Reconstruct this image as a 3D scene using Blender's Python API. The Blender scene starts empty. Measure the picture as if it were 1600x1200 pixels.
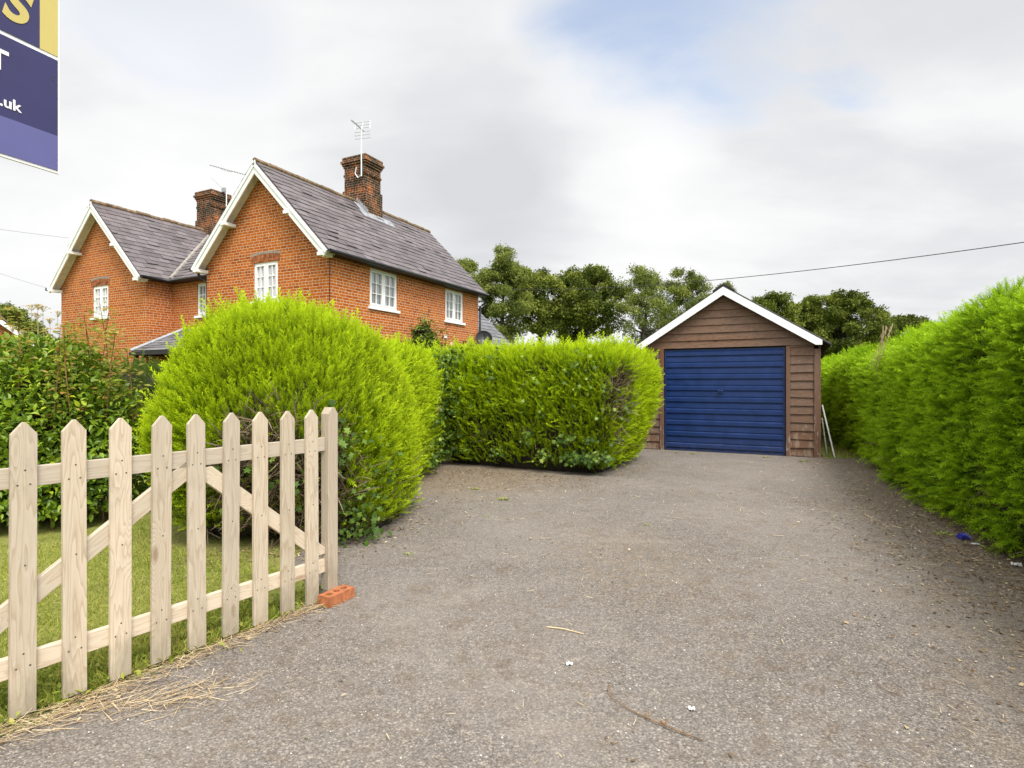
import bpy, math, random
import numpy as np
from mathutils import Vector, Matrix

SC = bpy.context.scene
COL = SC.collection
R = math.radians
rng = np.random.default_rng(7)
random.seed(7)

# ---------------------------------------------------------------- camera
FPX = 884.0                      # focal length in pixels of a 1600 px wide frame
CAMZ = 1.4
cam_d = bpy.data.cameras.new('camera')
cam_d.sensor_width = 36.0
cam_d.lens = 36.0 * FPX / 1600.0
cam_d.shift_y = -2.0 / 1600.0
cam_d.clip_start = 0.05
cam_d.clip_end = 3000.0
cam = bpy.data.objects.new('camera', cam_d)
cam.location = (0, 0, CAMZ)
cam.rotation_euler = (R(90), 0, 0)
COL.objects.link(cam)
SC.camera = cam

# ---------------------------------------------------------------- exposure
SC.view_settings.view_transform = 'Standard'
SC.view_settings.look = 'None'
SC.view_settings.exposure = 1.10
SC.view_settings.gamma = 1.0
SC.render.engine = 'CYCLES'
SC.cycles.max_bounces = 6
SC.cycles.diffuse_bounces = 3
SC.cycles.glossy_bounces = 2
SC.cycles.transmission_bounces = 3
SC.cycles.transparent_max_bounces = 6
SC.cycles.caustics_reflective = False
SC.cycles.caustics_refractive = False

# ---------------------------------------------------------------- node helpers
class NT:
    """short-hand for building node trees"""
    def __init__(s, tree):
        s.t = tree
        tree.nodes.clear()
    def n(s, typ, **kw):
        nd = s.t.nodes.new(typ)
        for k, v in kw.items():
            setattr(nd, k, v)
        return nd
    def link(s, a, b):
        s.t.links.new(a, b)
    def put(s, sock, v):
        if isinstance(v, bpy.types.NodeSocket):
            s.link(v, sock)
        elif v is not None:
            sock.default_value = v
    def math(s, op, a, b=None, c=None, clamp=False):
        nd = s.n('ShaderNodeMath', operation=op, use_clamp=clamp)
        for i, v in enumerate((a, b, c)):
            if v is not None:
                s.put(nd.inputs[i], v)
        return nd.outputs[0]
    def vmath(s, op, a, b=None):
        nd = s.n('ShaderNodeVectorMath', operation=op)
        s.put(nd.inputs[0], a)
        if b is not None:
            s.put(nd.inputs[1], b)
        return nd.outputs['Value'] if op in ('DOT_PRODUCT', 'LENGTH', 'DISTANCE') else nd.outputs[0]
    def mix(s, f, a, b, mode='MIX'):
        nd = s.n('ShaderNodeMix', data_type='RGBA', blend_type=mode)
        s.put(nd.inputs[0], f)
        s.put(nd.inputs[6], a if not isinstance(a, tuple) else (*a[:3], 1))
        s.put(nd.inputs[7], b if not isinstance(b, tuple) else (*b[:3], 1))
        return nd.outputs[2]
    def ramp(s, f, stops, interp='LINEAR'):
        nd = s.n('ShaderNodeValToRGB')
        cr = nd.color_ramp
        cr.interpolation = interp
        while len(cr.elements) < len(stops):
            cr.elements.new(0.5)
        for e, (p, c) in zip(cr.elements, stops):
            e.position = p
            e.color = (*c, 1) if isinstance(c, tuple) else (c, c, c, 1)
        s.put(nd.inputs[0], f)
        return nd.outputs[0]
    def noise(s, vec, scale, detail=3, rough=0.5, dist=0.0):
        nd = s.n('ShaderNodeTexNoise')
        s.put(nd.inputs['Vector'], vec)
        nd.inputs['Scale'].default_value = scale
        nd.inputs['Detail'].default_value = detail
        nd.inputs['Roughness'].default_value = rough
        nd.inputs['Distortion'].default_value = dist
        return nd.outputs[0]
    def voro(s, vec, scale, feature='F1', rand=1.0):
        nd = s.n('ShaderNodeTexVoronoi', feature=feature)
        s.put(nd.inputs['Vector'], vec)
        nd.inputs['Scale'].default_value = scale
        nd.inputs['Randomness'].default_value = rand
        return nd
    def maprange(s, v, a, b, c=0.0, d=1.0, smooth=False):
        nd = s.n('ShaderNodeMapRange', clamp=True)
        if smooth:
            nd.interpolation_type = 'SMOOTHSTEP'
        s.put(nd.inputs[0], v)
        for i, x in zip((1, 2, 3, 4), (a, b, c, d)):
            nd.inputs[i].default_value = x
        return nd.outputs[0]
    def mapping(s, vec, scale=(1, 1, 1), loc=(0, 0, 0), rot=(0, 0, 0)):
        nd = s.n('ShaderNodeMapping')
        s.put(nd.inputs[0], vec)
        nd.inputs[1].default_value = loc
        nd.inputs[2].default_value = rot
        nd.inputs[3].default_value = scale
        return nd.outputs[0]
    def coord(s, out='Object'):
        return s.n('ShaderNodeTexCoord').outputs[out]
    def bump(s, h, strength=0.3, dist=0.01):
        nd = s.n('ShaderNodeBump')
        s.put(nd.inputs['Height'], h)
        nd.inputs['Strength'].default_value = strength
        nd.inputs['Distance'].default_value = dist
        return nd.outputs[0]
    def principled(s, color, rough=0.6, normal=None, spec=0.4, metal=0.0):
        p = s.n('ShaderNodeBsdfPrincipled')
        s.put(p.inputs['Base Color'], color if not isinstance(color, tuple) else (*color, 1))
        s.put(p.inputs['Roughness'], rough)
        s.put(p.inputs['Specular IOR Level'], spec)
        p.inputs['Metallic'].default_value = metal
        if normal is not None:
            s.link(normal, p.inputs['Normal'])
        return p.outputs[0]
    def out(s, shader, kind='ShaderNodeOutputMaterial'):
        o = s.n(kind)
        s.link(shader, o.inputs[0])

def material(name):
    m = bpy.data.materials.new(name)
    m.use_nodes = True
    return m, NT(m.node_tree)

# ---------------------------------------------------------------- sky and sun
SUN_EL, SUN_AZ = R(57), R(156)       # azimuth clockwise from +Y (view direction): behind the camera, to the right
sun_dir = Vector((math.sin(SUN_AZ) * math.cos(SUN_EL), math.cos(SUN_AZ) * math.cos(SUN_EL), math.sin(SUN_EL)))

world = bpy.data.worlds.new('World')
SC.world = world
world.use_nodes = True
w = NT(world.node_tree)
sky = w.n('ShaderNodeTexSky', sky_type='NISHITA')
sky.sun_disc = False
sky.sun_elevation = SUN_EL
sky.sun_rotation = SUN_AZ
sky.air_density = 1.0
sky.dust_density = 1.5
vec = w.coord('Generated')
sep = w.n('ShaderNodeSeparateXYZ')
w.link(vec, sep.inputs[0])
zc = w.math('ADD', w.math('MAXIMUM', sep.outputs[2], 0.0), 0.22)
comb = w.n('ShaderNodeCombineXYZ')
w.link(w.math('DIVIDE', sep.outputs[0], zc), comb.inputs[0])
w.link(w.math('DIVIDE', sep.outputs[1], zc), comb.inputs[1])
pl = w.mapping(comb.outputs[0], scale=(0.75, 1.15, 1), rot=(0, 0, R(-24)), loc=(3.1, 1.7, 0))
n1 = w.noise(pl, 1.05, 7, 0.52, 0.25)
n2 = w.noise(pl, 2.6, 6, 0.55, 0.4)
nn = w.math('ADD', w.math('MULTIPLY', n1, 0.72), w.math('MULTIPLY', n2, 0.28))
def lobe(px, py, inner, outer, warp=0.0):
    d = Vector(((px - 800) / FPX, 1.0, (598 - py) / FPX)).normalized()
    dot = w.vmath('DOT_PRODUCT', vec, tuple(d))
    if warp:
        dot = w.math('ADD', dot, w.math('MULTIPLY', w.math('SUBTRACT', nn, 0.5), warp))
    return w.maprange(dot, math.cos(R(outer)), math.cos(R(inner)), 0, 1, True)
hole = w.math('MAXIMUM', lobe(1070, -25, 2, 13.5, 0.12), w.math('MULTIPLY', lobe(1260, -60, 1, 9, 0.12), 0.9))
hole = w.math('MAXIMUM', hole, w.math('MULTIPLY', lobe(240, 20, 1, 8, 0.08), 0.22))
bright = nn
for px, py, i, o, k in ((965, 190, 1, 11, 0.15), (330, 290, 2, 13, 0.08), (40, 430, 2, 18, 0.06), (130, 130, 2, 18, 0.04), (1000, 385, 1, 13, 0.10), (1380, 480, 2, 16, 0.07),
                        (640, 190, 2, 19, -0.08), (780, 290, 2, 14, -0.05), (1480, 110, 2, 14, -0.08), (860, 330, 2, 13, -0.07), (1220, 300, 2, 12, -0.04)):
    bright = w.math('ADD', bright, w.math('MULTIPLY', lobe(px, py, i, o), k))
cloud = w.ramp(bright, [(0.28, (0.70, 0.715, 0.745)), (0.44, (0.80, 0.81, 0.83)), (0.55, (0.93, 0.935, 0.94)), (0.66, (1.0, 1.0, 1.0))])
# thin cloud glows towards the sun (out of frame, behind the camera)
glow = w.maprange(w.vmath('DOT_PRODUCT', vec, tuple(sun_dir)), 0.45, 1.0, 1.0, 3.4)
cl = w.vmath('SCALE', cloud)
cl.node.inputs['Scale'].default_value = 1.0
w.link(w.math('MULTIPLY', glow, 4.7), cl.node.inputs['Scale'])
skyc = w.vmath('SCALE', sky.outputs[0])
skyc.node.inputs['Scale'].default_value = 1.15
blue = w.mix(0.32, skyc, (4.5, 4.7, 4.9))
mixed = w.mix(hole, cl, blue)
bg = w.n('ShaderNodeBackground')
w.link(mixed, bg.inputs[0])
bg.inputs[1].default_value = 0.1
w.out(bg.outputs[0], 'ShaderNodeOutputWorld')

sun_d = bpy.data.lights.new('sun', 'SUN')
sun_d.energy = 1.9
sun_d.angle = R(20)
sun_d.color = (1.0, 0.955, 0.88)
sun = bpy.data.objects.new('sun', sun_d)
sun.rotation_euler = sun_dir.to_track_quat('Z', 'Y').to_euler()
sun.location = (6, -8, 20)
COL.objects.link(sun)

# ---------------------------------------------------------------- object helpers
def tag(o, label=None, cat=None, group=None, kind=None):
    if label: o['label'] = label
    if cat: o['category'] = cat
    if group: o['group'] = group
    if kind: o['kind'] = kind
    return o

def empty(name, loc=(0, 0, 0), rz=0.0):
    o = bpy.data.objects.new(name, None)
    o.empty_display_size = 0.2
    o.location = loc
    o.rotation_euler = (0, 0, rz)
    COL.objects.link(o)
    return o

def link_mesh(name, me, mats, parent=None):
    o = bpy.data.objects.new(name, me)
    for m in (mats if isinstance(mats, (list, tuple)) else [mats]):
        me.materials.append(m)
    COL.objects.link(o)
    if parent is not None:
        o.parent = parent
    return o

class MB:
    """collects polygons and links them as ONE mesh object"""
    def __init__(s):
        s.v = []; s.f = []; s.uv = []; s.mi = []; s.cur = 0
    def face(s, pts, uv=None):
        b = len(s.v)
        s.v += [tuple(p) for p in pts]
        s.f.append(list(range(b, b + len(pts))))
        s.uv.append(uv or [(0, 0)] * len(pts))
        s.mi.append(s.cur)
    def box(s, c, d, rot=None):
        """box of size d centred on c, optional 3x3 rotation"""
        hx, hy, hz = d[0] / 2, d[1] / 2, d[2] / 2
        P = [Vector((x, y, z)) for x in (-hx, hx) for y in (-hy, hy) for z in (-hz, hz)]
        if rot is not None:
            P = [rot @ p for p in P]
        P = [p + Vector(c) for p in P]
        b = len(s.v)
        s.v += [tuple(p) for p in P]
        for q in ((0, 1, 3, 2), (4, 6, 7, 5), (0, 4, 5, 1), (2, 3, 7, 6), (0, 2, 6, 4), (1, 5, 7, 3)):
            s.f.append([b + i for i in q]); s.mi.append(s.cur)
            pts = [P[i] for i in q]
            n = (pts[1] - pts[0]).cross(pts[2] - pts[0])
            ax = max(range(3), key=lambda i: abs(n[i]))
            s.uv.append([((p.y if ax == 0 else p.x), (p.y if ax == 2 else p.z)) for p in pts])
    def span(s, lo, hi):
        s.box([(a + b) / 2 for a, b in zip(lo, hi)], [abs(b - a) for a, b in zip(lo, hi)])
    def prism(s, poly, a, b):
        """poly: list of points (3d), extruded from offset vector a to offset vector b"""
        a, b = Vector(a), Vector(b)
        P0 = [Vector(p) + a for p in poly]; P1 = [Vector(p) + b for p in poly]
        base = len(s.v); n = len(poly)
        s.v += [tuple(p) for p in P0 + P1]
        s.f.append([base + i for i in reversed(range(n))]); s.f.append([base + n + i for i in range(n)])
        s.uv += [[(0, 0)] * n] * 2; s.mi += [s.cur] * 2
        for i in range(n):
            j = (i + 1) % n
            s.f.append([base + i, base + j, base + n + j, base + n + i]); s.uv.append([(0, 0)] * 4); s.mi.append(s.cur)
    def tube(s, path, rad, n=6, cap=True):
        path = [Vector(p) for p in path]
        if not isinstance(rad, (list, tuple)): rad = [rad] * len(path)
        base = len(s.v)
        for i, p in enumerate(path):
            d = (path[min(i + 1, len(path) - 1)] - path[max(i - 1, 0)]).normalized()
            up = Vector((0, 0, 1)) if abs(d.z) < 0.9 else Vector((1, 0, 0))
            x = d.cross(up).normalized(); y = x.cross(d).normalized()
            for k in range(n):
                a = 2 * math.pi * k / n
                s.v.append(tuple(p + rad[i] * (math.cos(a) * x + math.sin(a) * y)))
        for i in range(len(path) - 1):
            for k in range(n):
                a = base + i * n + k; b = base + i * n + (k + 1) % n
                s.f.append([a, b, b + n, a + n]); s.uv.append([(0, 0)] * 4); s.mi.append(s.cur)
        if cap:
            s.f.append([base + k for k in range(n)]); s.uv.append([(0, 0)] * n); s.mi.append(s.cur)
            e = base + (len(path) - 1) * n
            s.f.append([e + k for k in reversed(range(n))]); s.uv.append([(0, 0)] * n); s.mi.append(s.cur)
    def build(s, name, mats, parent=None, smooth=False, bevel=0.0, fix=True):
        me = bpy.data.meshes.new(name)
        me.from_pydata(s.v, [], s.f)
        uvl = me.uv_layers.new(name='UVMap')
        flat = [c for poly in s.uv for p in poly for c in p]
        uvl.data.foreach_set('uv', flat)
        me.polygons.foreach_set('material_index', s.mi)
        if smooth:
            me.polygons.foreach_set('use_smooth', [True] * len(me.polygons))
        o = link_mesh(name, me, mats, parent)
        if bevel:
            md = o.modifiers.new('bevel', 'BEVEL')
            md.width = bevel; md.segments = 2; md.limit_method = 'ANGLE'
        return o

def np_mesh(name, V, T, mat, parent=None, colors=None, smooth=False):
    """triangles from numpy arrays; colors -> point attribute 'Col'"""
    me = bpy.data.meshes.new(name)
    V = np.ascontiguousarray(V, dtype=np.float32); T = np.ascontiguousarray(T, dtype=np.int32)
    me.vertices.add(len(V)); me.vertices.foreach_set('co', V.ravel())
    me.loops.add(T.size); me.loops.foreach_set('vertex_index', T.ravel())
    me.polygons.add(len(T))
    me.polygons.foreach_set('loop_start', np.arange(0, T.size, 3, dtype=np.int32))
    if colors is not None:
        at = me.attributes.new('Col', 'FLOAT_COLOR', 'POINT')
        c = np.ones((len(V), 4), dtype=np.float32); c[:, :3] = colors
        at.data.foreach_set('color', c.ravel())
    me.update(calc_edges=True)
    if smooth:
        me.polygons.foreach_set('use_smooth', np.ones(len(T), dtype=bool))
    return link_mesh(name, me, mat, parent)

def unit(a):
    return a / np.maximum(np.linalg.norm(a, axis=-1, keepdims=True), 1e-9)

def stamp(templates, P, D, N, S, patch=None, r=None):
    """place little leaf templates: P points, D growth direction, N rough facing normal, S scale.
    returns V, T, colours (R random per piece, G along the piece, B patch)"""
    r = r or rng
    D = unit(D); X = unit(np.cross(D, N)); Z = np.cross(X, D)
    n = len(P); which = r.integers(0, len(templates), n)
    Vs, Ts, Cs = [], [], []; off = 0
    rnd = r.random(n)
    if patch is None: patch = r.random(n)
    S = np.broadcast_to(S, (n,)) if np.ndim(S) == 0 else S
    for k, (tv, tf) in enumerate(templates):
        ids = np.where(which == k)[0]
        if len(ids) == 0: continue
        tv = np.asarray(tv, dtype=np.float64); tf = np.asarray(tf)
        v = (P[ids, None, :] + S[ids, None, None] * (tv[None, :, 0:1] * X[ids, None, :] + tv[None, :, 1:2] * D[ids, None, :] + tv[None, :, 2:3] * Z[ids, None, :]))
        t = tf[None] + (np.arange(len(ids)) * len(tv))[:, None, None] + off
        c = np.empty((len(ids), len(tv), 3))
        c[..., 0] = rnd[ids, None]; c[..., 1] = np.clip(tv[None, :, 1], 0, 1); c[..., 2] = patch[ids, None]
        Vs.append(v.reshape(-1, 3)); Ts.append(t.reshape(-1, 3)); Cs.append(c.reshape(-1, 3))
        off += len(ids) * len(tv)
    return np.concatenate(Vs), np.concatenate(Ts), np.concatenate(Cs)

def px(x, y, Y):
    """point seen at pixel (x, y) of the photograph at depth Y - used only to work out real positions"""
    return Vector(((x - 800) / FPX * Y, Y, CAMZ + (598 - y) / FPX * Y))
def gp(x, y):
    """ground point seen at pixel"""
    Y = CAMZ * FPX / (y - 598)
    return Vector(((x - 800) / FPX * Y, Y, 0))

# ---------------------------------------------------------------- materials
def m_plain(name, c, rough=0.6, var=0.15, scale=6.0, spec=0.4, metal=0.0, bump=0.0):
    m, t = material(name)
    co = t.coord('Object')
    f = t.noise(co, scale, 4, 0.6)
    lo = tuple(x * (1 - var) for x in c); hi = tuple(min(1, x * (1 + var)) for x in c)
    col = t.ramp(f, [(0.3, lo), (0.7, hi)])
    nrm = t.bump(t.noise(co, scale * 8, 3), bump, 0.004) if bump else None
    t.out(t.principled(col, rough, nrm, spec, metal))
    return m

def m_brick(name='red_brick', wear=0.0):
    m, t = material(name)
    uv = t.coord('UV')
    uvd = t.vmath('ADD', uv, t.vmath('SCALE', t.n('ShaderNodeTexNoise').outputs[1]))
    # gentle waviness of the courses
    nz = t.n('ShaderNodeTexNoise'); t.link(uv, nz.inputs['Vector']); nz.inputs['Scale'].default_value = 9
    off = t.vmath('SUBTRACT', nz.outputs[1], (0.5, 0.5, 0.5))
    sc = t.vmath('SCALE', off); sc.node.inputs['Scale'].default_value = 0.012
    v = t.vmath('ADD', uv, sc)
    b = t.n('ShaderNodeTexBrick', offset=0.5, squash=0.52, squash_frequency=3)
    t.link(v, b.inputs['Vector'])
    b.inputs['Color1'].default_value = (0, 0, 0, 1); b.inputs['Color2'].default_value = (1, 1, 1, 1)
    b.inputs['Mortar'].default_value = (0.5, 0.5, 0.5, 1)
    for k, val in (('Scale', 1.0), ('Mortar Size', 0.0078), ('Mortar Smooth', 0.25), ('Bias', 0.0), ('Brick Width', 0.225), ('Row Height', 0.076)):
        b.inputs[k].default_value = val
    big = t.noise(uv, 0.7, 5, 0.65)
    fine = t.noise(uv, 45, 4, 0.6)
    f = t.math('ADD', t.math('ADD', t.math('MULTIPLY', b.outputs['Color'], 0.55), 0.22), t.math('MULTIPLY', t.math('SUBTRACT', fine, 0.5), 0.45))
    f = t.math('ADD', f, t.math('MULTIPLY', t.math('SUBTRACT', big, 0.42 + wear * 0.3), 0.5 + wear))
    col = t.ramp(f, [(0.0, (0.085, 0.03, 0.02)), (0.13, (0.20, 0.048, 0.012)), (0.36, (0.36, 0.080, 0.010)), (0.8, (0.46, 0.122, 0.014)), (1.0, (0.51, 0.185, 0.034))])
    soot = t.ramp(t.noise(uv, 2.2, 6, 0.7), [(0.52 - wear * 0.3, 0.0), (0.72 - wear * 0.2, 1.0)])
    col = t.mix(t.math('MULTIPLY', soot, 0.25 + wear), col, (0.030, 0.020, 0.014))
    mort = t.mix(t.noise(uv, 3.0, 4), (0.42, 0.31, 0.19), (0.60, 0.49, 0.34))
    mort = t.mix(t.math('MULTIPLY', soot, wear), mort, (0.10, 0.08, 0.06))
    col = t.mix(b.outputs['Fac'], col, mort)
    h = t.math('ADD', t.math('MULTIPLY', b.outputs['Fac'], -1.0), t.math('MULTIPLY', fine, 0.5))
    t.out(t.principled(col, 0.9, t.bump(h, 0.5, 0.008), 0.1))
    return m

def m_slate(name='slate', base=(0.124, 0.105, 0.110), lich=0.4):
    m, t = material(name)
    co = t.coord('Object')
    isl = t.n('ShaderNodeNewGeometry').outputs['Random Per Island']
    d = tuple(x * 0.75 for x in base); l = tuple(x * 1.4 for x in base)
    col = t.ramp(isl, [(0.0, d), (0.35, base), (0.75, tuple(x * 1.18 for x in base)), (1.0, l)])
    n = t.noise(co, 3.5, 6, 0.7)
    col = t.mix(t.math('MULTIPLY', t.ramp(n, [(0.52, 0.0), (0.68, 1.0)]), lich), col, (0.19, 0.175, 0.135))
    n3 = t.noise(t.mapping(co, scale=(1, 1, 1)), 28, 4, 0.7)
    col = t.mix(t.math('MULTIPLY', t.ramp(n3, [(0.45, 0.0), (0.75, 1.0)]), 0.4), col, tuple(x * 0.5 for x in base))
    t.out(t.principled(col, t.ramp(n3, [(0.3, 0.42), (0.7, 0.62)]), t.bump(n3, 0.3, 0.004), 0.4))
    return m

def m_wood(name, light, dark, knot, axis=2, rough=0.62, contrast=1.0, grain=1.0, flat=1, worn=None, dirty=False):
    """sawn timber with the grain along one object axis"""
    m, t = material(name)
    co = t.coord('Object')
    rnd = t.n('ShaderNodeObjectInfo').outputs['Random']
    shift = t.n('ShaderNodeCombineXYZ')
    for i in range(3):
        t.link(t.math('MULTIPLY', rnd, (37.0, 11.0, 23.0)[i]), shift.inputs[i])
    co = t.vmath('ADD', co, shift.outputs[0])
    sc = [1, 1, 1]; sc[axis] = 0.085
    g = t.mapping(co, scale=tuple(sc))
    sk = [1, 1, 1]; sk[axis] = 0.33; sk[flat] = 0.02
    kv = t.voro(t.mapping(co, scale=tuple(sk)), 5.2)
    kd = kv.outputs['Distance']
    pull = t.maprange(kd, 0.0, 0.32, 1.0, 0.0, True)
    warp = t.noise(g, 9 * grain, 3, 0.5)
    rings = t.math('ADD', t.math('MULTIPLY', warp, 7.0), t.math('MULTIPLY', pull, 2.6))
    rg = t.math('FRACT', t.math('MULTIPLY', rings, 2.3))
    line = t.ramp(rg, [(0.0, 0.0), (0.6, 0.35), (0.9, 1.0), (1.0, 0.0)])
    fib = t.noise(g, 95 * grain, 4, 0.7)
    f = t.math('ADD', t.math('MULTIPLY', line, 0.6 * contrast), t.math('MULTIPLY', t.math('SUBTRACT', fib, 0.4), 0.7 * contrast))
    col = t.mix(t.math('MINIMUM', t.math('MAXIMUM', f, 0.0), 1.0), light, dark)
    col = t.mix(t.math('MULTIPLY', t.ramp(t.noise(g, 2.5, 3), [(0.4, 0.0), (0.65, 1.0)]), 0.35), col, tuple((x * 0.55 + 0.12) * 0.8 for x in light))
    kn = t.maprange(kd, 0.05, 0.11, 1.0, 0.0, True)
    col = t.mix(t.math('MULTIPLY', kn, 0.8), col, knot)
    if worn:
        raw = t.coord('Object'); sz = t.n('ShaderNodeSeparateXYZ'); t.link(raw, sz.inputs[0])
        wn = t.math('ADD', t.noise(t.mapping(raw, scale=(1, 1, 0.3)), 14, 5, 0.7), t.maprange(sz.outputs[2], 0.0, 0.8, 0.16, 0.0))
        col = t.mix(t.math('MULTIPLY', t.ramp(wn, [(0.62, 0.0), (0.70, 1.0)]), 0.75), col, worn)
    if dirty:
        raw = t.coord('Object'); sz = t.n('ShaderNodeSeparateXYZ'); t.link(raw, sz.inputs[0])
        dn = t.math('ADD', t.noise(t.mapping(co, scale=(1, 1, 0.35)), 9, 5, 0.75), t.maprange(sz.outputs[2], 0.0, 0.32, 0.30, 0.0, True))
        col = t.mix(t.math('MULTIPLY', t.ramp(dn, [(0.56, 0.0), (0.85, 1.0)]), 0.55), col, (0.21, 0.185, 0.135))
    tone = t.maprange(rnd, 0, 1, 0.86, 1.1)
    hv = t.n('ShaderNodeHueSaturation'); t.link(col, hv.inputs['Color']); t.link(tone, hv.inputs['Value'])
    t.out(t.principled(hv.outputs[0], rough, t.bump(fib, 0.25, 0.003), 0.3))
    return m

def m_leaf(name, stops, rough=0.5, transl=0.3, spec=0.3, tip=None, tipamt=0.6, patchmul=0.0, tfac=1.35):
    """foliage: colour by per-piece random (R), along the piece (G), per-clump (B)"""
    m, t = material(name)
    at = t.n('ShaderNodeAttribute', attribute_name='Col')
    sep = t.n('ShaderNodeSeparateColor'); t.link(at.outputs['Color'], sep.inputs[0])
    f = t.math('ADD', t.math('MULTIPLY', sep.outputs[0], 1.0 - patchmul), t.math('MULTIPLY', sep.outputs[2], patchmul))
    col = t.ramp(f, stops)
    if tip:
        col = t.mix(t.math('MULTIPLY', t.ramp(sep.outputs[1], [(0.25, 0.0), (1.0, 1.0)]), tipamt), col, tip)
    p = t.principled(col, rough, None, spec)
    if transl:
        tr = t.n('ShaderNodeBsdfTranslucent')
        br = t.vmath('SCALE', col); br.node.inputs['Scale'].default_value = tfac
        t.link(br, tr.inputs[0])
        mx = t.n('ShaderNodeMixShader'); mx.inputs[0].default_value = transl
        t.link(p, mx.inputs[1]); t.link(tr.outputs[0], mx.inputs[2])
        p = mx.outputs[0]
    t.out(p)
    return m

def m_asphalt():
    m, t = material('weathered_asphalt')
    co = t.coord('Object')
    stone = t.voro(co, 170)
    stone2 = t.voro(co, 95)
    sc = t.n('ShaderNodeSeparateColor'); t.link(stone.outputs['Color'], sc.inputs[0])
    sc2 = t.n('ShaderNodeSeparateColor'); t.link(stone2.outputs['Color'], sc2.inputs[0])
    tone = t.ramp(sc.outputs[0], [(0.0, (0.075, 0.068, 0.063)), (0.35, (0.150, 0.136, 0.126)), (0.75, (0.225, 0.204, 0.186)), (0.94, (0.33, 0.30, 0.275)), (1.0, (0.55, 0.51, 0.46))])
    tone2 = t.ramp(sc2.outputs[1], [(0.0, (0.065, 0.06, 0.056)), (0.3, (0.150, 0.136, 0.126)), (0.85, (0.215, 0.195, 0.178)), (1.0, (0.46, 0.42, 0.37))])
    col = t.mix(0.42, tone, tone2)
    gaps = t.ramp(stone2.outputs['Distance'], [(0.35, 0.0), (0.75, 1.0)])
    col = t.mix(t.math('MULTIPLY', gaps, 0.5), col, (0.055, 0.05, 0.046))
    # worn lighter patches and browner, mossier ones
    big = t.noise(co, 0.55, 6, 0.62, 0.4)
    mid = t.noise(co, 2.6, 6, 0.68, 0.3)
    col = t.mix(t.math('MULTIPLY', t.ramp(big, [(0.42, 0.0), (0.62, 1.0)]), 0.35), col, (0.265, 0.243, 0.222))
    col = t.mix(t.math('MULTIPLY', t.ramp(mid, [(0.5, 0.0), (0.7, 1.0)]), 0.22), col, (0.12, 0.095, 0.068))
    # fine pale silt streaks
    st = t.noise(t.mapping(co, scale=(0.7, 2.0, 1), rot=(0, 0, R(25))), 3.1, 7, 0.72, 0.6)
    col = t.mix(t.math('MULTIPLY', t.ramp(st, [(0.55, 0.0), (0.72, 1.0)]), 0.33), col, (0.29, 0.262, 0.225))
    # far end: dry earth washed over the asphalt between the hedges (its own position on the drive)
    sx = t.n('ShaderNodeSeparateXYZ'); t.link(co, sx.inputs[0])
    e1 = t.vmath('DISTANCE', co, (-0.7, 8.5, 0))
    e1 = t.maprange(t.math('ADD', e1, t.math('MULTIPLY', t.math('SUBTRACT', mid, 0.5), 2.2)), 0.6, 2.2, 1.0, 0.0, True)
    # strip under the right-hand hedge
    d = t.math('ADD', t.math('SUBTRACT', sx.outputs[0], t.math('MULTIPLY', sx.outputs[1], 0.40)), t.math('MULTIPLY', t.math('SUBTRACT', mid, 0.5), 1.5))
    e2 = t.maprange(d, 0.7, 2.2, 0.0, 1.0, True)
    e3 = t.vmath('DISTANCE', t.mapping(co, scale=(1.0, 0.55, 1)), (0.95, 2.45, 0))
    e3 = t.math('MULTIPLY', t.maprange(t.math('ADD', e3, t.math('MULTIPLY', t.math('SUBTRACT', mid, 0.5), 1.8)), 0.1, 0.8, 0.75, 0.0, True), t.ramp(t.noise(co, 11, 6, 0.75), [(0.42, 0.0), (0.6, 1.0)]))
    e = t.math('MAXIMUM', t.math('MAXIMUM', e1, e2), e3)
    earth = t.ramp(t.noise(co, 16, 6, 0.75), [(0.3, (0.085, 0.060, 0.036)), (0.5, (0.175, 0.132, 0.085)), (0.68, (0.32, 0.26, 0.18))])
    col = t.mix(t.math('MULTIPLY', e, 0.62), col, earth)
    dirt = t.noise(co, 7.5, 7, 0.75, 0.5)
    dz = t.ramp(t.noise(co, 1.1, 5, 0.7, 0.3), [(0.40, 0.15), (0.62, 1.0)])
    sp1 = t.noise(co, 46, 5, 0.8)
    col = t.mix(t.math('MULTIPLY', t.math('MULTIPLY', t.ramp(dirt, [(0.50, 0.0), (0.62, 1.0)]), dz), 0.5), col, t.ramp(sp1, [(0.35, (0.045, 0.03, 0.018)), (0.55, (0.12, 0.082, 0.048)), (0.7, (0.28, 0.21, 0.13))]))
    sp2 = t.noise(t.vmath('ADD', co, (7.3, 2.1, 0)), 48, 5, 0.85)
    col = t.mix(t.math('MULTIPLY', t.ramp(sp2, [(0.58, 0.0), (0.66, 1.0)]), 0.75), col, (0.37, 0.32, 0.25))
    col = t.mix(t.math('MULTIPLY', t.ramp(sp2, [(0.34, 1.0), (0.43, 0.0)]), 0.75), col, (0.045, 0.037, 0.031))
    h = t.math('ADD', t.math('MULTIPLY', stone2.outputs['Distance'], -0.6), t.math('MULTIPLY', stone.outputs['Distance'], -0.5))
    col = t.mix(1.0, col, (1.03, 1.0, 0.96), 'MULTIPLY')
    t.out(t.principled(col, 0.9, t.bump(h, 0.75, 0.006), 0.2))
    return m

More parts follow.
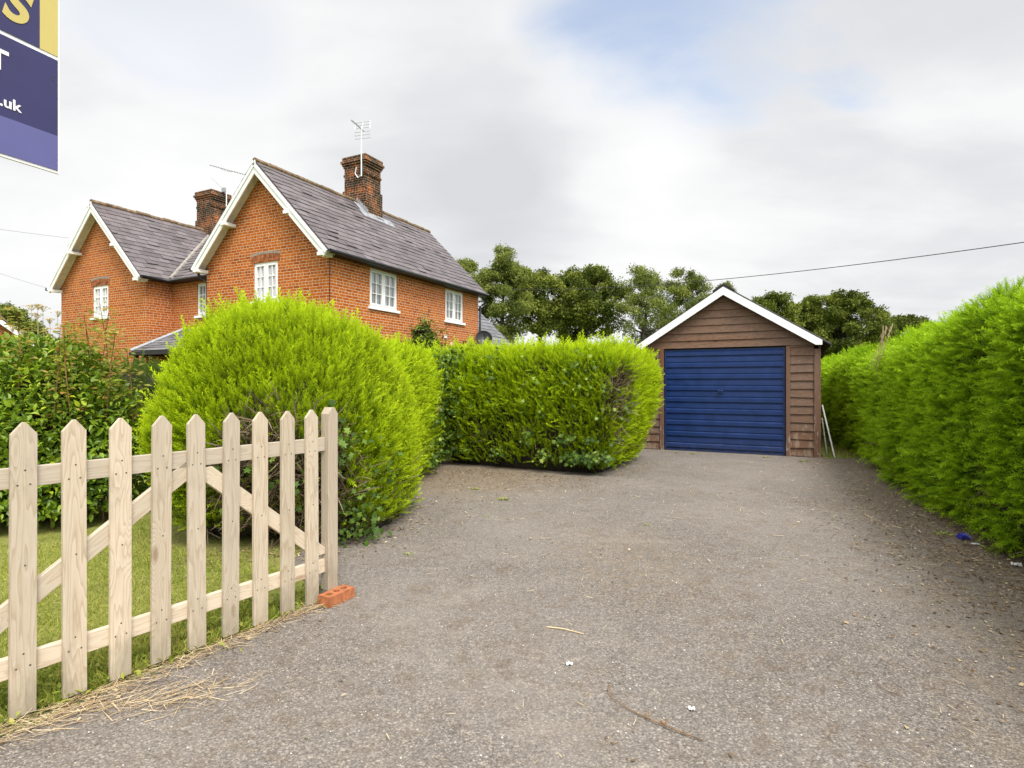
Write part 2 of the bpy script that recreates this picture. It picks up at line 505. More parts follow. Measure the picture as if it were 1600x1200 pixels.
def m_lawn():
    m, t = material('lawn')
    co = t.coord('Object')
    a = t.noise(co, 1.3, 5, 0.65)
    b = t.noise(co, 38, 4, 0.7)
    col = t.ramp(b, [(0.25, (0.095, 0.115, 0.022)), (0.5, (0.20, 0.215, 0.042)), (0.75, (0.31, 0.29, 0.09))])
    col = t.mix(t.math('MULTIPLY', t.ramp(a, [(0.45, 0.0), (0.68, 1.0)]), 0.6), col, (0.20, 0.19, 0.07))
    t.out(t.principled(col, 0.9, t.bump(b, 0.7, 0.02), 0.2))
    return m

M = {}
M['brick'] = m_brick()
M['chimney_brick'] = m_brick('sooty_brick', 0.78)
M['slate'] = m_slate()
M['grey_slate'] = m_slate('grey_slate', (0.15, 0.15, 0.16), 0.2)
M['ridge'] = m_plain('lichen_ridge', (0.17, 0.115, 0.065), 0.9, 0.6, 9, bump=0.5)
M['white_paint'] = m_plain('white_paint', (0.79, 0.79, 0.785), 0.45, 0.05, 3)
M['old_white'] = m_plain('weathered_white_paint', (0.70, 0.685, 0.66), 0.6, 0.16, 7, bump=0.3)
M['lead'] = m_plain('lead_flashing', (0.27, 0.28, 0.30), 0.5, 0.3, 8, bump=0.2)
M['valley'] = m_plain('valley_mortar', (0.27, 0.245, 0.21), 0.85, 0.35, 9, bump=0.3)
M['black_plastic'] = m_plain('black_plastic', (0.012, 0.012, 0.013), 0.35, 0.2, 5)
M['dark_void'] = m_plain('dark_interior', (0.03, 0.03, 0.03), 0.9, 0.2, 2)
M['black_timber'] = m_plain('black_timber', (0.02, 0.018, 0.017), 0.6, 0.3, 8)
M['curtain'] = m_plain('net_curtain', (0.85, 0.85, 0.86), 0.9, 0.08, 5)
M['grey_metal'] = m_plain('aerial_metal', (0.42, 0.42, 0.42), 0.4, 0.15, 20, metal=0.6)
M['white_metal'] = m_plain('white_pole', (0.75, 0.75, 0.74), 0.4, 0.08, 20)
M['header'] = m_plain('arch_brick', (0.26, 0.085, 0.03), 0.9, 0.85, 9, bump=0.4)
M['grey_header'] = m_plain('weathered_arch', (0.27, 0.23, 0.19), 0.9, 0.35, 20, bump=0.4)
M['gate_wood'] = m_wood('planed_softwood', (0.58, 0.495, 0.375), (0.36, 0.265, 0.165), (0.27, 0.18, 0.11), contrast=1.0, dirty=True)
M['gate_rail'] = m_wood('planed_softwood_rail', (0.60, 0.52, 0.40), (0.42, 0.31, 0.20), (0.30, 0.19, 0.11), axis=0, contrast=1.0)
M['post_wood'] = m_wood('grey_softwood', (0.49, 0.41, 0.31), (0.30, 0.22, 0.14), (0.22, 0.15, 0.1), contrast=0.9, dirty=True)
M['clad'] = m_wood('brown_stained_board', (0.195, 0.103, 0.056), (0.08, 0.041, 0.024), (0.04, 0.02, 0.012), axis=0, contrast=1.5, worn=(0.26, 0.19, 0.14))
M['clad_post'] = m_wood('brown_stained_post', (0.165, 0.078, 0.041), (0.08, 0.036, 0.02), (0.04, 0.02, 0.012), contrast=1.2, worn=(0.34, 0.29, 0.24))
M['asphalt'] = m_asphalt()
M['lawn'] = m_lawn()
M['nail'] = m_plain('nail_head', (0.07, 0.055, 0.045), 0.5, 0.2, 40)

def m_glass():
    m, t = material('window_glass')
    lw = t.n('ShaderNodeLayerWeight'); lw.inputs[0].default_value = 0.35
    gl = t.n('ShaderNodeBsdfGlossy'); gl.inputs['Roughness'].default_value = 0.02
    tr = t.n('ShaderNodeBsdfTransparent'); tr.inputs[0].default_value = (0.97, 0.98, 0.98, 1)
    mx = t.n('ShaderNodeMixShader')
    t.link(t.math('ADD', t.math('MULTIPLY', lw.outputs['Fresnel'], 0.85), 0.06, clamp=True), mx.inputs[0])
    t.link(tr.outputs[0], mx.inputs[1]); t.link(gl.outputs[0], mx.inputs[2])
    t.out(mx.outputs[0])
    return m
M['glass'] = m_glass()

def m_door():
    m, t = material('navy_gloss_paint')
    co = t.coord('Object')
    n = t.noise(co, 4, 5, 0.6)
    col = t.ramp(n, [(0.35, (0.007, 0.024, 0.095)), (0.65, (0.0095, 0.032, 0.128))])
    sp = t.noise(t.mapping(co, scale=(0.6, 1, 2.5)), 22, 5, 0.8)
    col = t.mix(t.math('MULTIPLY', t.ramp(sp, [(0.66, 0.0), (0.74, 1.0)]), 0.35), col, (0.10, 0.10, 0.16))
    sz = t.n('ShaderNodeSeparateXYZ'); t.link(co, sz.inputs[0])
    dirt = t.math('MULTIPLY', t.maprange(sz.outputs[2], 0.0, 0.3, 1.0, 0.0), t.ramp(t.noise(co, 9, 5, 0.7), [(0.4, 0.0), (0.7, 1.0)]))
    col = t.mix(t.math('MULTIPLY', dirt, 0.4), col, (0.10, 0.085, 0.07))
    t.out(t.principled(col, t.ramp(n, [(0.3, 0.30), (0.7, 0.42)]), t.bump(t.noise(co, 14, 3), 0.08, 0.01), 0.35))
    return m
M['door'] = m_door()

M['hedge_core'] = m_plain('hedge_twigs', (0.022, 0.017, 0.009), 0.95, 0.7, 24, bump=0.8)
M['gold_frond'] = m_leaf('golden_conifer', [(0.0, (0.11, 0.075, 0.025)), (0.04, (0.030, 0.058, 0.006)), (0.45, (0.13, 0.215, 0.008)), (1.0, (0.34, 0.46, 0.012))], 0.6, 0.28, 0.15, (0.66, 0.82, 0.014), 0.76, 0.425)
M['gold_frond_block'] = m_leaf('golden_conifer_clipped', [(0.0, (0.11, 0.075, 0.025)), (0.04, (0.035, 0.065, 0.006)), (0.45, (0.16, 0.26, 0.008)), (1.0, (0.36, 0.50, 0.012))], 0.6, 0.3, 0.12, (0.66, 0.82, 0.014), 0.76, 0.42)
M['green_frond'] = m_leaf('green_conifer', [(0.0, (0.028, 0.075, 0.008)), (0.45, (0.12, 0.24, 0.010)), (1.0, (0.32, 0.48, 0.014))], 0.6, 0.28, 0.15, (0.50, 0.74, 0.02), 0.76, 0.45)
M['dark_frond'] = m_leaf('dark_conifer', [(0.0, (0.045, 0.085, 0.012)), (1.0, (0.10, 0.17, 0.02))], 0.6, 0.3, 0.2, (0.16, 0.24, 0.03), 0.5)
M['twig'] = m_leaf('dry_twig', [(0.0, (0.07, 0.045, 0.028)), (0.6, (0.16, 0.115, 0.075)), (1.0, (0.28, 0.22, 0.16))], 0.9, 0.0, 0.1)
M['laurel'] = m_leaf('glossy_leaf', [(0.0, (0.040, 0.085, 0.009)), (0.4, (0.115, 0.200, 0.013)), (0.75, (0.24, 0.345, 0.02)), (1.0, (0.50, 0.55, 0.03))], 0.40, 0.25, 0.35, None, 0, 0.3)
M['yellow_leaf'] = m_leaf('yellowing_leaf', [(0.0, (0.14, 0.20, 0.03)), (0.5, (0.30, 0.30, 0.05)), (0.85, (0.42, 0.33, 0.08)), (1.0, (0.40, 0.20, 0.05))], 0.5, 0.4, 0.3)
M['ivy'] = m_leaf('ivy_leaf', [(0.0, (0.03, 0.065, 0.010)), (0.6, (0.075, 0.14, 0.018)), (0.9, (0.16, 0.24, 0.035)), (1.0, (0.30, 0.37, 0.08))], 0.55, 0.15, 0.22)
M['oak'] = m_leaf('oak_leaf', [(0.0, (0.036, 0.056, 0.011)), (0.5, (0.105, 0.135, 0.022)), (1.0, (0.31, 0.34, 0.06))], 0.75, 0.25, 0.08, None, 0, 0.6)
M['ash'] = m_leaf('ash_leaf', [(0.0, (0.056, 0.078, 0.018)), (0.5, (0.145, 0.180, 0.036)), (1.0, (0.36, 0.39, 0.09))], 0.75, 0.3, 0.08, None, 0, 0.6)
M['shrub_leaf'] = m_leaf('shrub_leaf', [(0.0, (0.05, 0.085, 0.015)), (0.6, (0.14, 0.20, 0.03)), (1.0, (0.30, 0.36, 0.07))], 0.6, 0.25, 0.2)
M['bark'] = m_plain('bark', (0.07, 0.058, 0.045), 0.95, 0.4, 6, bump=0.8)
M['grass'] = m_leaf('grass_blade', [(0.0, (0.085, 0.13, 0.02)), (0.4, (0.21, 0.27, 0.035)), (0.75, (0.36, 0.37, 0.07)), (1.0, (0.52, 0.41, 0.17))], 0.6, 0.3, 0.2, None, 0, 0.45)
M['straw'] = m_leaf('dry_straw', [(0.0, (0.26, 0.17, 0.085)), (0.5, (0.52, 0.39, 0.22)), (1.0, (0.68, 0.56, 0.37))], 0.7, 0.1, 0.2)
M['litter'] = m_leaf('leaf_litter', [(0.0, (0.075, 0.048, 0.026)), (0.45, (0.16, 0.105, 0.055)), (0.8, (0.30, 0.21, 0.11)), (1.0, (0.55, 0.44, 0.28))], 0.85, 0.0, 0.15)
M['weed'] = m_leaf('weed_leaf', [(0.0, (0.16, 0.22, 0.04)), (1.0, (0.38, 0.42, 0.09))], 0.6, 0.25, 0.3)
M['petal'] = m_leaf('rose_petal', [(0.0, (0.72, 0.55, 0.46)), (1.0, (0.85, 0.74, 0.66))], 0.6, 0.3, 0.2)
M['paper'] = m_plain('white_paper', (0.78, 0.78, 0.78), 0.7, 0.05, 20)

# ---------------------------------------------------------------- ground, drive, lawn
def sheet(name, pts, z, mat, kind='structure'):
    mb = MB()
    mb.face([(x, y, z) for x, y in pts], [(x, y) for x, y in pts])
    o = mb.build(name, mat)
    tag(o, kind=kind)
    return o

M['field'] = m_plain('field_grass', (0.10, 0.145, 0.035), 0.95, 0.4, 0.6, bump=0.3)
sheet('ground', [(-900, -300), (900, -300), (900, 1500), (-900, 1500)], -0.004, M['field'])
sheet('lawn', [(-1.16, 3.72), (-1.45, 4.5), (-1.6, 5.6), (-1.9, 9.9), (-2.2, 14.0), (-10, 18), (-16, 20), (-16, 3.0), (-6, -2.0), (-3.92, -0.6), (-2.18, 2.1)], 0.003, M['lawn'])
# the gap beside the garage is grassed too
sheet('grass_path', [(5.75, 10.4), (6.9, 10.4), (10.2, 19.5), (9.4, 19.5)], 0.012, M['lawn'])
sheet('driveway', [(-2.08, 2.08), (-1.22, 3.66), (-1.7, 4.3), (-1.8, 5.2), (-1.8, 7), (-2.0, 9.6), (-1.2, 10.3), (0.9, 8.9), (2.0, 11.8), (5.0, 12.4), (6.0, 10.45), (7.4, 11.3), (6.6, 9.0), (5.0, 5.8),
                   (4.4, 3.0), (3.6, 0.5), (3.4, -12), (-9, -12), (-4.2, -1.4)], 0.008, M['asphalt'])

# ---------------------------------------------------------------- house
YAW = -26.46
HO = Vector((-4.48, 13.9, 0))
house = empty('brick_house', HO, R(YAW))
tag(house, 'pair of red brick cottages with twin white-edged gables, slate roofs and two chimneys', 'house')

TAN = 1.006; EAVE_Z = 4.60; OV = 0.25; FRONT = -0.30; WALLTOP = 4.82
W1 = (-4.61, 0.0); W2 = (-12.2, -7.45); DEPTH = 7.3; RECESS = 0.85
RZ = 7.17; CY = 3.9

def wall(mb, p0, u, W, z0, z1, n, openings=(), reveal=0.10, u_off=0.0):
    """wall skin along u from p0; n outward; openings (u0,u1,z0,z1) get reveals"""
    p0, u, n = Vector(p0), Vector(u), Vector(n)
    us = sorted({0.0, W, *[o[0] for o in openings], *[o[1] for o in openings]})
    zs = sorted({z0, z1, *[o[2] for o in openings], *[o[3] for o in openings]})
    flip = u.cross(Vector((0, 0, 1))).dot(n) < 0
    def q(P, uv):
        if flip: P = P[::-1]; uv = uv[::-1]
        mb.face(P, uv)
    for a, b in zip(us, us[1:]):
        for c, d in zip(zs, zs[1:]):
            if any(o[0] <= a and b <= o[1] and o[2] <= c and d <= o[3] for o in openings): continue
            q([p0 + u * s + Vector((0, 0, t)) for s, t in ((a, c), (b, c), (b, d), (a, d))], [(s + u_off, t) for s, t in ((a, c), (b, c), (b, d), (a, d))])
    for a, b, c, d in openings:
        for (s0, t0), (s1, t1) in (((a, c), (a, d)), ((b, d), (b, c)), ((a, d), (b, d)), ((b, c), (a, c))):
            A = p0 + u * s0 + Vector((0, 0, t0)); B = p0 + u * s1 + Vector((0, 0, t1))
            mb.face([A, B, B - n * reveal, A - n * reveal], [(0, t0), (0.0, t1), (reveal, t1), (reveal, t0)] if s0 == s1 else [(s0, 0), (s1, 0), (s1, reveal), (s0, reveal)])

wins_front = [(1.79, 2.70, 3.55, 4.57)]
mb = MB()
# wing A: gable front (runs towards -x), right side wall, back
wall(mb, (0, 0, 0), (-1, 0, 0), 4.61, 0, WALLTOP, (0, -1, 0), [(1.79, 2.70, 3.56, 4.58)])
wall(mb, (0, 0, 0), (0, 1, 0), DEPTH, 0, WALLTOP, (1, 0, 0), [(1.476, 2.655, 3.46, 4.50), (5.16, 6.28, 3.45, 4.48)], u_off=0.112)
wall(mb, (W1[0], 0, 0), (0, 1, 0), RECESS, 0, WALLTOP, (-1, 0, 0))
wall(mb, (0, DEPTH, 0), (-1, 0, 0), 12.2, 0, WALLTOP, (0, 1, 0))
# recessed middle
wall(mb, (-4.61, RECESS, 0), (-1, 0, 0), 2.84, 0, WALLTOP - 0.12, (0, -1, 0), [(0.79, 1.66, 3.46, 4.46)])
# wing B
wall(mb, (W2[1], 0, 0), (-1, 0, 0), 4.75, 0, WALLTOP, (0, -1, 0), [(1.97, 2.85, 3.52, 4.54)])
wall(mb, (W2[1], 0, 0), (0, 1, 0), RECESS, 0, WALLTOP, (1, 0, 0), u_off=0.112)
wall(mb, (W2[0], 0, 0), (0, 1, 0), DEPTH, 0, WALLTOP, (-1, 0, 0))
# gable triangles
for (xa, xb) in (W1, W2):
    xm = (xa + xb) / 2; top = WALLTOP + (xb - xm) * TAN
    for y, s in ((0, 1), (DEPTH, -1)):
        P = [(xb, y, WALLTOP), (xm, y, top), (xa, y, WALLTOP)]
        mb.face(P if s < 0 else P[::-1], [(-p[0], p[2]) for p in (P if s < 0 else P[::-1])])
# projecting string course low on the side wall
mb.span((0.0, 0.05, 2.62), (0.02, DEPTH - 0.05, 2.70))
mb.build('wall', M['brick'], house)

def slates(name, planes, mat, parent, gauge=0.225, wid=0.34, sheet_mat=None, seed=3):
    """overlapping slates on roof planes; each plane: origin, u (along eave), v (up slope), polygon in (u, v)"""
    r = np.random.default_rng(seed)
    mb = MB()
    for o, u, v, poly in planes:
        o, u, v = Vector(o), Vector(u).normalized(), Vector(v).normalized()
        n = u.cross(v).normalized()
        if n.z < 0: n = -n
        flip = u.cross(v).dot(n) < 0
        def add(pts):
            mb.face(pts[::-1] if flip else pts)
        base = [o + u * a + v * b - n * 0.012 for a, b in poly]
        add(base)
        add([p - n * 0.05 for p in base][::-1])
        # closed edge of the roof deck
        for i in range(len(poly)):
            A, B = base[i], base[(i + 1) % len(poly)]
            mb.face([A, B, B - n * 0.05, A - n * 0.05])
        vmax = max(b for a, b in poly); vmin = min(b for a, b in poly)
        row = 0; y = vmin
        while y < vmax - 0.03:
            ym = min(y + gauge * 0.5, vmax - 0.01)
            xs = []
            for i in range(len(poly)):
                (a0, b0), (a1, b1) = poly[i], poly[(i + 1) % len(poly)]
                if (b0 - ym) * (b1 - ym) < 0:
                    xs.append(a0 + (a1 - a0) * (ym - b0) / (b1 - b0))
            if len(xs) >= 2:
                x0, x1 = min(xs), max(xs)
                x = x0 - (wid / 2 if row % 2 else 0) - 0.02 * r.random()
                while x < x1:
                    a, b = max(x, x0), min(x + wid - 0.007, x1)
                    x += wid
                    if b - a < 0.02: continue
                    j = r.normal(0, 0.010, 2); top = min(y + gauge * 1.25, vmax)
                    lift = 0.018 + 0.008 * r.random() + (0.016 if r.random() < 0.05 else 0)
                    sk = r.normal(0, 0.009)
                    lo = [o + u * a + v * (y + j[0]) + n * lift, o + u * b + v * (y + j[0] + sk) + n * (lift + r.normal(0, 0.002))]
                    hi = [o + u * b + v * top + n * 0.003, o + u * a + v * top + n * 0.003]
                    k = len(mb.v)
                    dn = [lo[0] - n * 0.016, lo[1] - n * 0.016]
                    mb.v += [tuple(p) for p in (lo[0], lo[1], hi[0], hi[1], dn[0], dn[1])]
                    fs = [[k, k + 1, k + 2, k + 3], [k + 4, k + 5, k + 1, k], [k + 3, k + 4, k], [k + 1, k + 5, k + 2]]
                    for f in fs:
                        mb.f.append(f[::-1] if flip else f); mb.uv.append([(0, 0)] * len(f)); mb.mi.append(0)
            y += gauge; row += 1
    return mb.build(name, mat, parent)

BACK = DEPTH + 0.25
planes = []
for (xa, xb) in (W1, W2):
    xm = (xa + xb) / 2; half = (xb - xa) / 2 + OV; rise = RZ - EAVE_Z
    sl = math.hypot(half, rise)
    f = sl / half
    inner_r = (xb == W2[1]); inner_l = (xa == W1[0])
    vy = (CY - 0.6)
    # right slope, seen from the front with u = +y
    if inner_r:
        planes.append(((xb + OV, FRONT, EAVE_Z), (0, 1, 0), (-half, 0, rise), [(0, 0), (0.6 - FRONT, 0), (CY - FRONT, sl), (0, sl)]))
        planes.append(((xb + OV, FRONT, EAVE_Z), (0, 1, 0), (-half, 0, rise), [(BACK - FRONT - 0.05, 0), (BACK - FRONT, 0), (BACK - FRONT, sl), (CY - FRONT, sl)]))
    else:
        planes.append(((xb + OV, FRONT, EAVE_Z), (0, 1, 0), (-half, 0, rise), [(0, 0), (BACK - FRONT, 0), (BACK - FRONT, sl), (0, sl)]))
    if inner_l:
        planes.append(((xa - OV, FRONT, EAVE_Z), (0, 1, 0), (half, 0, rise), [(0, 0), (0.6 - FRONT, 0), (CY - FRONT, sl), (0, sl)]))
        planes.append(((xa - OV, FRONT, EAVE_Z), (0, 1, 0), (half, 0, rise), [(BACK - FRONT - 0.05, 0), (BACK - FRONT, 0), (BACK - FRONT, sl), (CY - FRONT, sl)]))
    else:
        planes.append(((xa - OV, FRONT, EAVE_Z), (0, 1, 0), (half, 0, rise), [(0, 0), (BACK - FRONT, 0), (BACK - FRONT, sl), (0, sl)]))
x1m, x2m = (W1[0] + W1[1]) / 2, (W2[0] + W2[1]) / 2
csl = math.hypot(CY - 0.6, RZ - EAVE_Z)
planes.append(((W1[0] - OV, 0.6, EAVE_Z), (-1, 0, 0), (0, CY - 0.6, RZ - EAVE_Z), [(0, 0), (W1[0] - W2[1] - 2 * OV, 0), (W1[0] - OV - x2m, csl), (W1[0] - OV - x1m, csl)]))
planes.append(((W1[0] - OV, BACK, EAVE_Z), (-1, 0, 0), (0, CY - BACK, RZ - EAVE_Z), [(0, 0), (W1[0] - W2[1] - 2 * OV, 0), (W1[0] - OV - x2m, csl), (W1[0] - OV - x1m, csl)]))
roof = slates('roof', planes, M['slate'], house)

mb = MB()
def ridge(p, q):
    p, q = Vector(p), Vector(q); L = (q - p).length; k = int(L / 0.45)
    for i in range(k):
        a = p + (q - p) * (i / k); b = p + (q - p) * ((i + 0.985) / k)
        lift = Vector((0, 0, 0.012 * (i % 2) + random.uniform(-0.006, 0.006)))
        mb.tube([a + lift, b + lift], [0.085, 0.082], 8)
for xm in (x1m, x2m):
    ridge((xm, FRONT, RZ - 0.01), (xm, BACK, RZ - 0.01))
ridge((x1m - 0.1, CY, RZ - 0.01), (x2m + 0.1, CY, RZ - 0.01))
mb.build('ridge_tiles', M['ridge'], roof)
mb = MB()
for a, b in ((((W2[1] + OV), 0.6, EAVE_Z), (x2m, CY, RZ)), (((W1[0] - OV), 0.6, EAVE_Z), (x1m, CY, RZ))):
    a, b = Vector(a) + Vector((0, 0, 0.035)), Vector(b) + Vector((0, 0, 0.035))
    mb.tube([a, a.lerp(b, 0.5), b], [0.055, 0.06, 0.055], 6)
mb.build('valley_lining', M['valley'], roof)

# bargeboards, verge soffit and purlin ends per gable slope
for (xa, xb) in (W1, W2):
    xm = (xa + xb) / 2
    for sgn, x_e in ((1, xb), (-1, xa)):
        half = abs(x_e - xm) + OV; rise = RZ - EAVE_Z
        mb = MB()
        d = Vector((-sgn * half, 0, rise)).normalized(); dn = Vector((-d.z, 0, d.x)) * (1 if sgn < 0 else -1)
        dn = Vector((sgn * d.z, 0, abs(d.x)))           # outward normal of the slope
        e = Vector((x_e + sgn * OV, 0, EAVE_Z)) - dn * 0.066
        t = Vector((xm, 0, RZ)) - dn * 0.066
        # keep mitre at the apex vertical
        bw = 0.175
        cut = bw / abs(dn.z)
        poly = [e, t - Vector((0, 0, 0.0)), t - Vector((0, 0, cut)), e - dn * bw]
        mb.prism([Vector(p) + Vector((0, FRONT, 0)) for p in poly], (0, -0.004, 0), (0, 0.03, 0))
        # narrow moulding on the board's top edge
        poly2 = [e + dn * 0.03, t + Vector((0, 0, 0.03 / abs(dn.z))), t - Vector((0, 0, 0.05 / abs(dn.z))), e - dn * 0.05]
        mb.prism([Vector(p) + Vector((0, FRONT, 0)) for p in poly2], (0, -0.028, 0), (0, -0.0045, 0))
        o = mb.build('bargeboard', M['white_paint'], house)
        s = MB()
        poly = [e - dn * 0.03, t - Vector((0, 0, 0.03 / abs(dn.z))), t - Vector((0, 0, 0.055 / abs(dn.z))), e - dn * 0.055]
        s.prism(poly, (0, FRONT + 0.031, 0), (0, -0.002, 0))
        s.build('verge_soffit', M['old_white'], o)
        for f in (0.02, 0.47):
            s = MB()
            c = e.lerp(t, f) - dn * (bw * 0.93)
            s.box((c.x - sgn * 0.02, FRONT / 2 - 0.025, c.z + 0.02), (0.17, -FRONT + 0.05, 0.085))
            s.build('purlin_end', M['white_paint'], o)

# gutters and downpipes
g = EAVE_Z - 0.035
for nm, rad_, path in (('gutter', 0.055, [(W1[1] + OV + 0.03, FRONT + 0.02, g), (W1[1] + OV + 0.03, BACK, g)]),
                       ('downpipe', 0.036, [(W1[1] + OV + 0.03, BACK - 0.07, g - 0.03), (W1[1] + OV + 0.03, BACK - 0.07, g - 0.2), (0.06, DEPTH + 0.05, g - 0.42), (0.06, DEPTH + 0.05, 0)]),
                       ('gutter', 0.055, [(W2[1] + OV + 0.03, FRONT + 0.02, g), (W2[1] + OV + 0.03, 0.55, g), (W1[0] - OV - 0.03, 0.55, g), (W1[0] - OV - 0.03, FRONT, g)]),
                       ('gutter', 0.055, [(W2[0] - OV - 0.03, FRONT - 0.02, g), (W2[0] - OV - 0.03, BACK, g)]),
                       ('downpipe', 0.038, [(W1[0] - OV - 0.03, -0.05, g - 0.02), (W1[0] - OV - 0.03, -0.05, g - 0.13), (W1[0] - 0.06, 0.06, g - 0.32), (W1[0] - 0.06, 0.06, 0)])):
    mb = MB(); mb.tube(path, rad_, 8); mb.build(nm, M['black_plastic'], house, smooth=True)
for lo, hi in (((W1[1] + 0.004, 0.0, EAVE_Z - 0.07), (W1[1] + OV - 0.02, BACK, EAVE_Z - 0.035)), ((W2[1] + OV, RECESS - 0.20, EAVE_Z - 0.07), (W1[0] - OV, RECESS - 0.004, EAVE_Z - 0.035)),
               ((W2[1] + 0.004, 0.0, EAVE_Z - 0.07), (W2[1] + OV - 0.02, RECESS - 0.01, EAVE_Z - 0.035))):
    mb = MB(); mb.span(lo, hi); mb.build('eaves_soffit', M['black_timber'], house)
mb = MB()
mb.tube([(0.012, -0.012, EAVE_Z - 0.1), (0.012, -0.012, 2.0), (0.012, -0.012, 0.2)], 0.011, 6)
mb.build('corner_cable', M['black_plastic'], house)
mb = MB()
mb.span((0.0, 5.06, 2.86), (0.03, 5.22, 2.97))
mb.build('wall_vent', M['old_white'], house)

def window(parent, p0, u, n, w_, h, curtain='full', arch=False):
    """two-light casement, each light two panes wide and three high; p0 = lower corner on the wall face"""
    p0, u, n = Vector(p0), Vector(u), Vector(n)
    rot = Matrix((u, n * 1.0, Vector((0, 0, 1)))).transposed()
    if rot.determinant() < 0:
        rot = Matrix((-u, n, Vector((0, 0, 1)))).transposed()
    def bar(mb, a, b, c, d, back, front):
        cen = p0 + u * ((a + b) / 2) + Vector((0, 0, (c + d) / 2)) + n * ((front + back) / 2)
        mb.box(cen, (abs(b - a), abs(front - back), abs(d - c)), rot)
    mb = MB()
    fr = 0.055; B, Fr = -0.095, -0.030
    bar(mb, 0, fr, 0, h, B, Fr); bar(mb, w_ - fr, w_, 0, h, B, Fr)
    bar(mb, fr, w_ - fr, h - fr, h, B, Fr); bar(mb, fr, w_ - fr, 0, fr, B, Fr)
    bar(mb, w_ / 2 - 0.03, w_ / 2 + 0.03, fr, h - fr, B, Fr)
    for a, b in ((fr, w_ / 2 - 0.03), (w_ / 2 + 0.03, w_ - fr)):
        s = 0.042; f2 = Fr + 0.012; b2 = B + 0.01
        bar(mb, a, a + s, fr, h - fr, b2, f2); bar(mb, b - s, b, fr, h - fr, b2, f2)
        bar(mb, a + s, b - s, fr, fr + s, b2, f2); bar(mb, a + s, b - s, h - fr - s, h - fr, b2, f2)
        bar(mb, (a + b) / 2 - 0.011, (a + b) / 2 + 0.011, fr + s, h - fr - s, b2 + 0.02, f2 - 0.012)
        for k in (1, 2):
            zc_ = fr + s + (h - 2 * fr - 2 * s) * k / 3
            bar(mb, a + s, b - s, zc_ - 0.011, zc_ + 0.011, b2 + 0.022, f2 - 0.014)
    o = mb.build('window', M['white_paint'], parent)
    mb = MB()
    q = [p0 + u * a + Vector((0, 0, c)) - n * 0.066 for a, c in ((0.02, 0.02), (w_ - 0.02, 0.02), (w_ - 0.02, h - 0.02), (0.02, h - 0.02))]
    mb.face(q)
    mb.build('pane', M['glass'], o)
    mb = MB()
    bar(mb, -0.07, w_ + 0.07, -0.07, 0.0, -0.10, 0.055)
    mb.build('sill', M['white_paint'], o)
    mb = MB()
    # folded curtain cloth hung behind the glass
    spans = [(0.03, w_ - 0.03)] if curtain == 'full' else ([(0.04, w_ * 0.26), (w_ * 0.72, w_ - 0.04)] if curtain == 'sides' else [])
    for a, b in spans:
        k = max(6, int((b - a) / 0.03))
        for i in range(k):
            x0, x1 = a + (b - a) * i / k, a + (b - a) * (i + 1) / k
            d0, d1 = -0.105 + 0.008 * (i % 2), -0.105 + 0.008 * ((i + 1) % 2)
            P = [p0 + u * x0 + n * d0, p0 + u * x1 + n * d1]
            mb.face([P[0] + Vector((0, 0, 0.03)), P[1] + Vector((0, 0, 0.03)), P[1] + Vector((0, 0, h - 0.03)), P[0] + Vector((0, 0, h - 0.03))])
    if spans:
        mb.build('curtain', M['curtain'], o)
    if arch:
        # segmental arch of brick headers over the opening
        k = 15; rise_ = 0.05
        mb = MB()
        for i in range(k):
            a = (i + 0.5) / k; x = -0.09 + (w_ + 0.18) * a
            zz = h + rise_ * (1 - (2 * a - 1) ** 2) - 0.012
            ang = (a - 0.5) * 0.42
            rr = rot @ Matrix.Rotation(ang, 3, 'Y')
            mb.cur = 0
            mb.box(p0 + u * x + Vector((0, 0, zz + 0.085)) + n * (-0.02), (0.058, 0.055, 0.19), rr)
            mb.cur = 1
            mb.box(p0 + u * x + Vector((0, 0, zz + 0.213)) + n * (-0.018), (0.060, 0.055, 0.065), rr)
        mb.build('arch', [M['header'], M['grey_header']], o)
    return o

window(house, (-1.79, 0, 3.56), (-1, 0, 0), (0, -1, 0), 0.91, 1.02, 'sides', True)
window(house, (0, 1.476, 3.46), (0, 1, 0), (1, 0, 0), 1.179, 1.04, 'full')
window(house, (0, 5.16, 3.45), (0, 1, 0), (1, 0, 0), 1.12, 1.03, 'full')
window(house, (W2[1] - 1.97, 0, 3.52), (-1, 0, 0), (0, -1, 0), 0.88, 1.02, 'sides', True)
window(house, (-5.40, RECESS, 3.46), (-1, 0, 0), (0, -1, 0), 0.87, 1.0, 'none')
# dark rooms behind the windows
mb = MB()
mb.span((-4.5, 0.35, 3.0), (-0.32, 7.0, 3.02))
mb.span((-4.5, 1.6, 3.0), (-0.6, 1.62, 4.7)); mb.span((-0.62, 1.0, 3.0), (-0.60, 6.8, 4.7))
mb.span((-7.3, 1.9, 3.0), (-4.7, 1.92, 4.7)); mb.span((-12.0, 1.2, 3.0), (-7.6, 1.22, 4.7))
mb.build('interior', M['dark_void'], house)

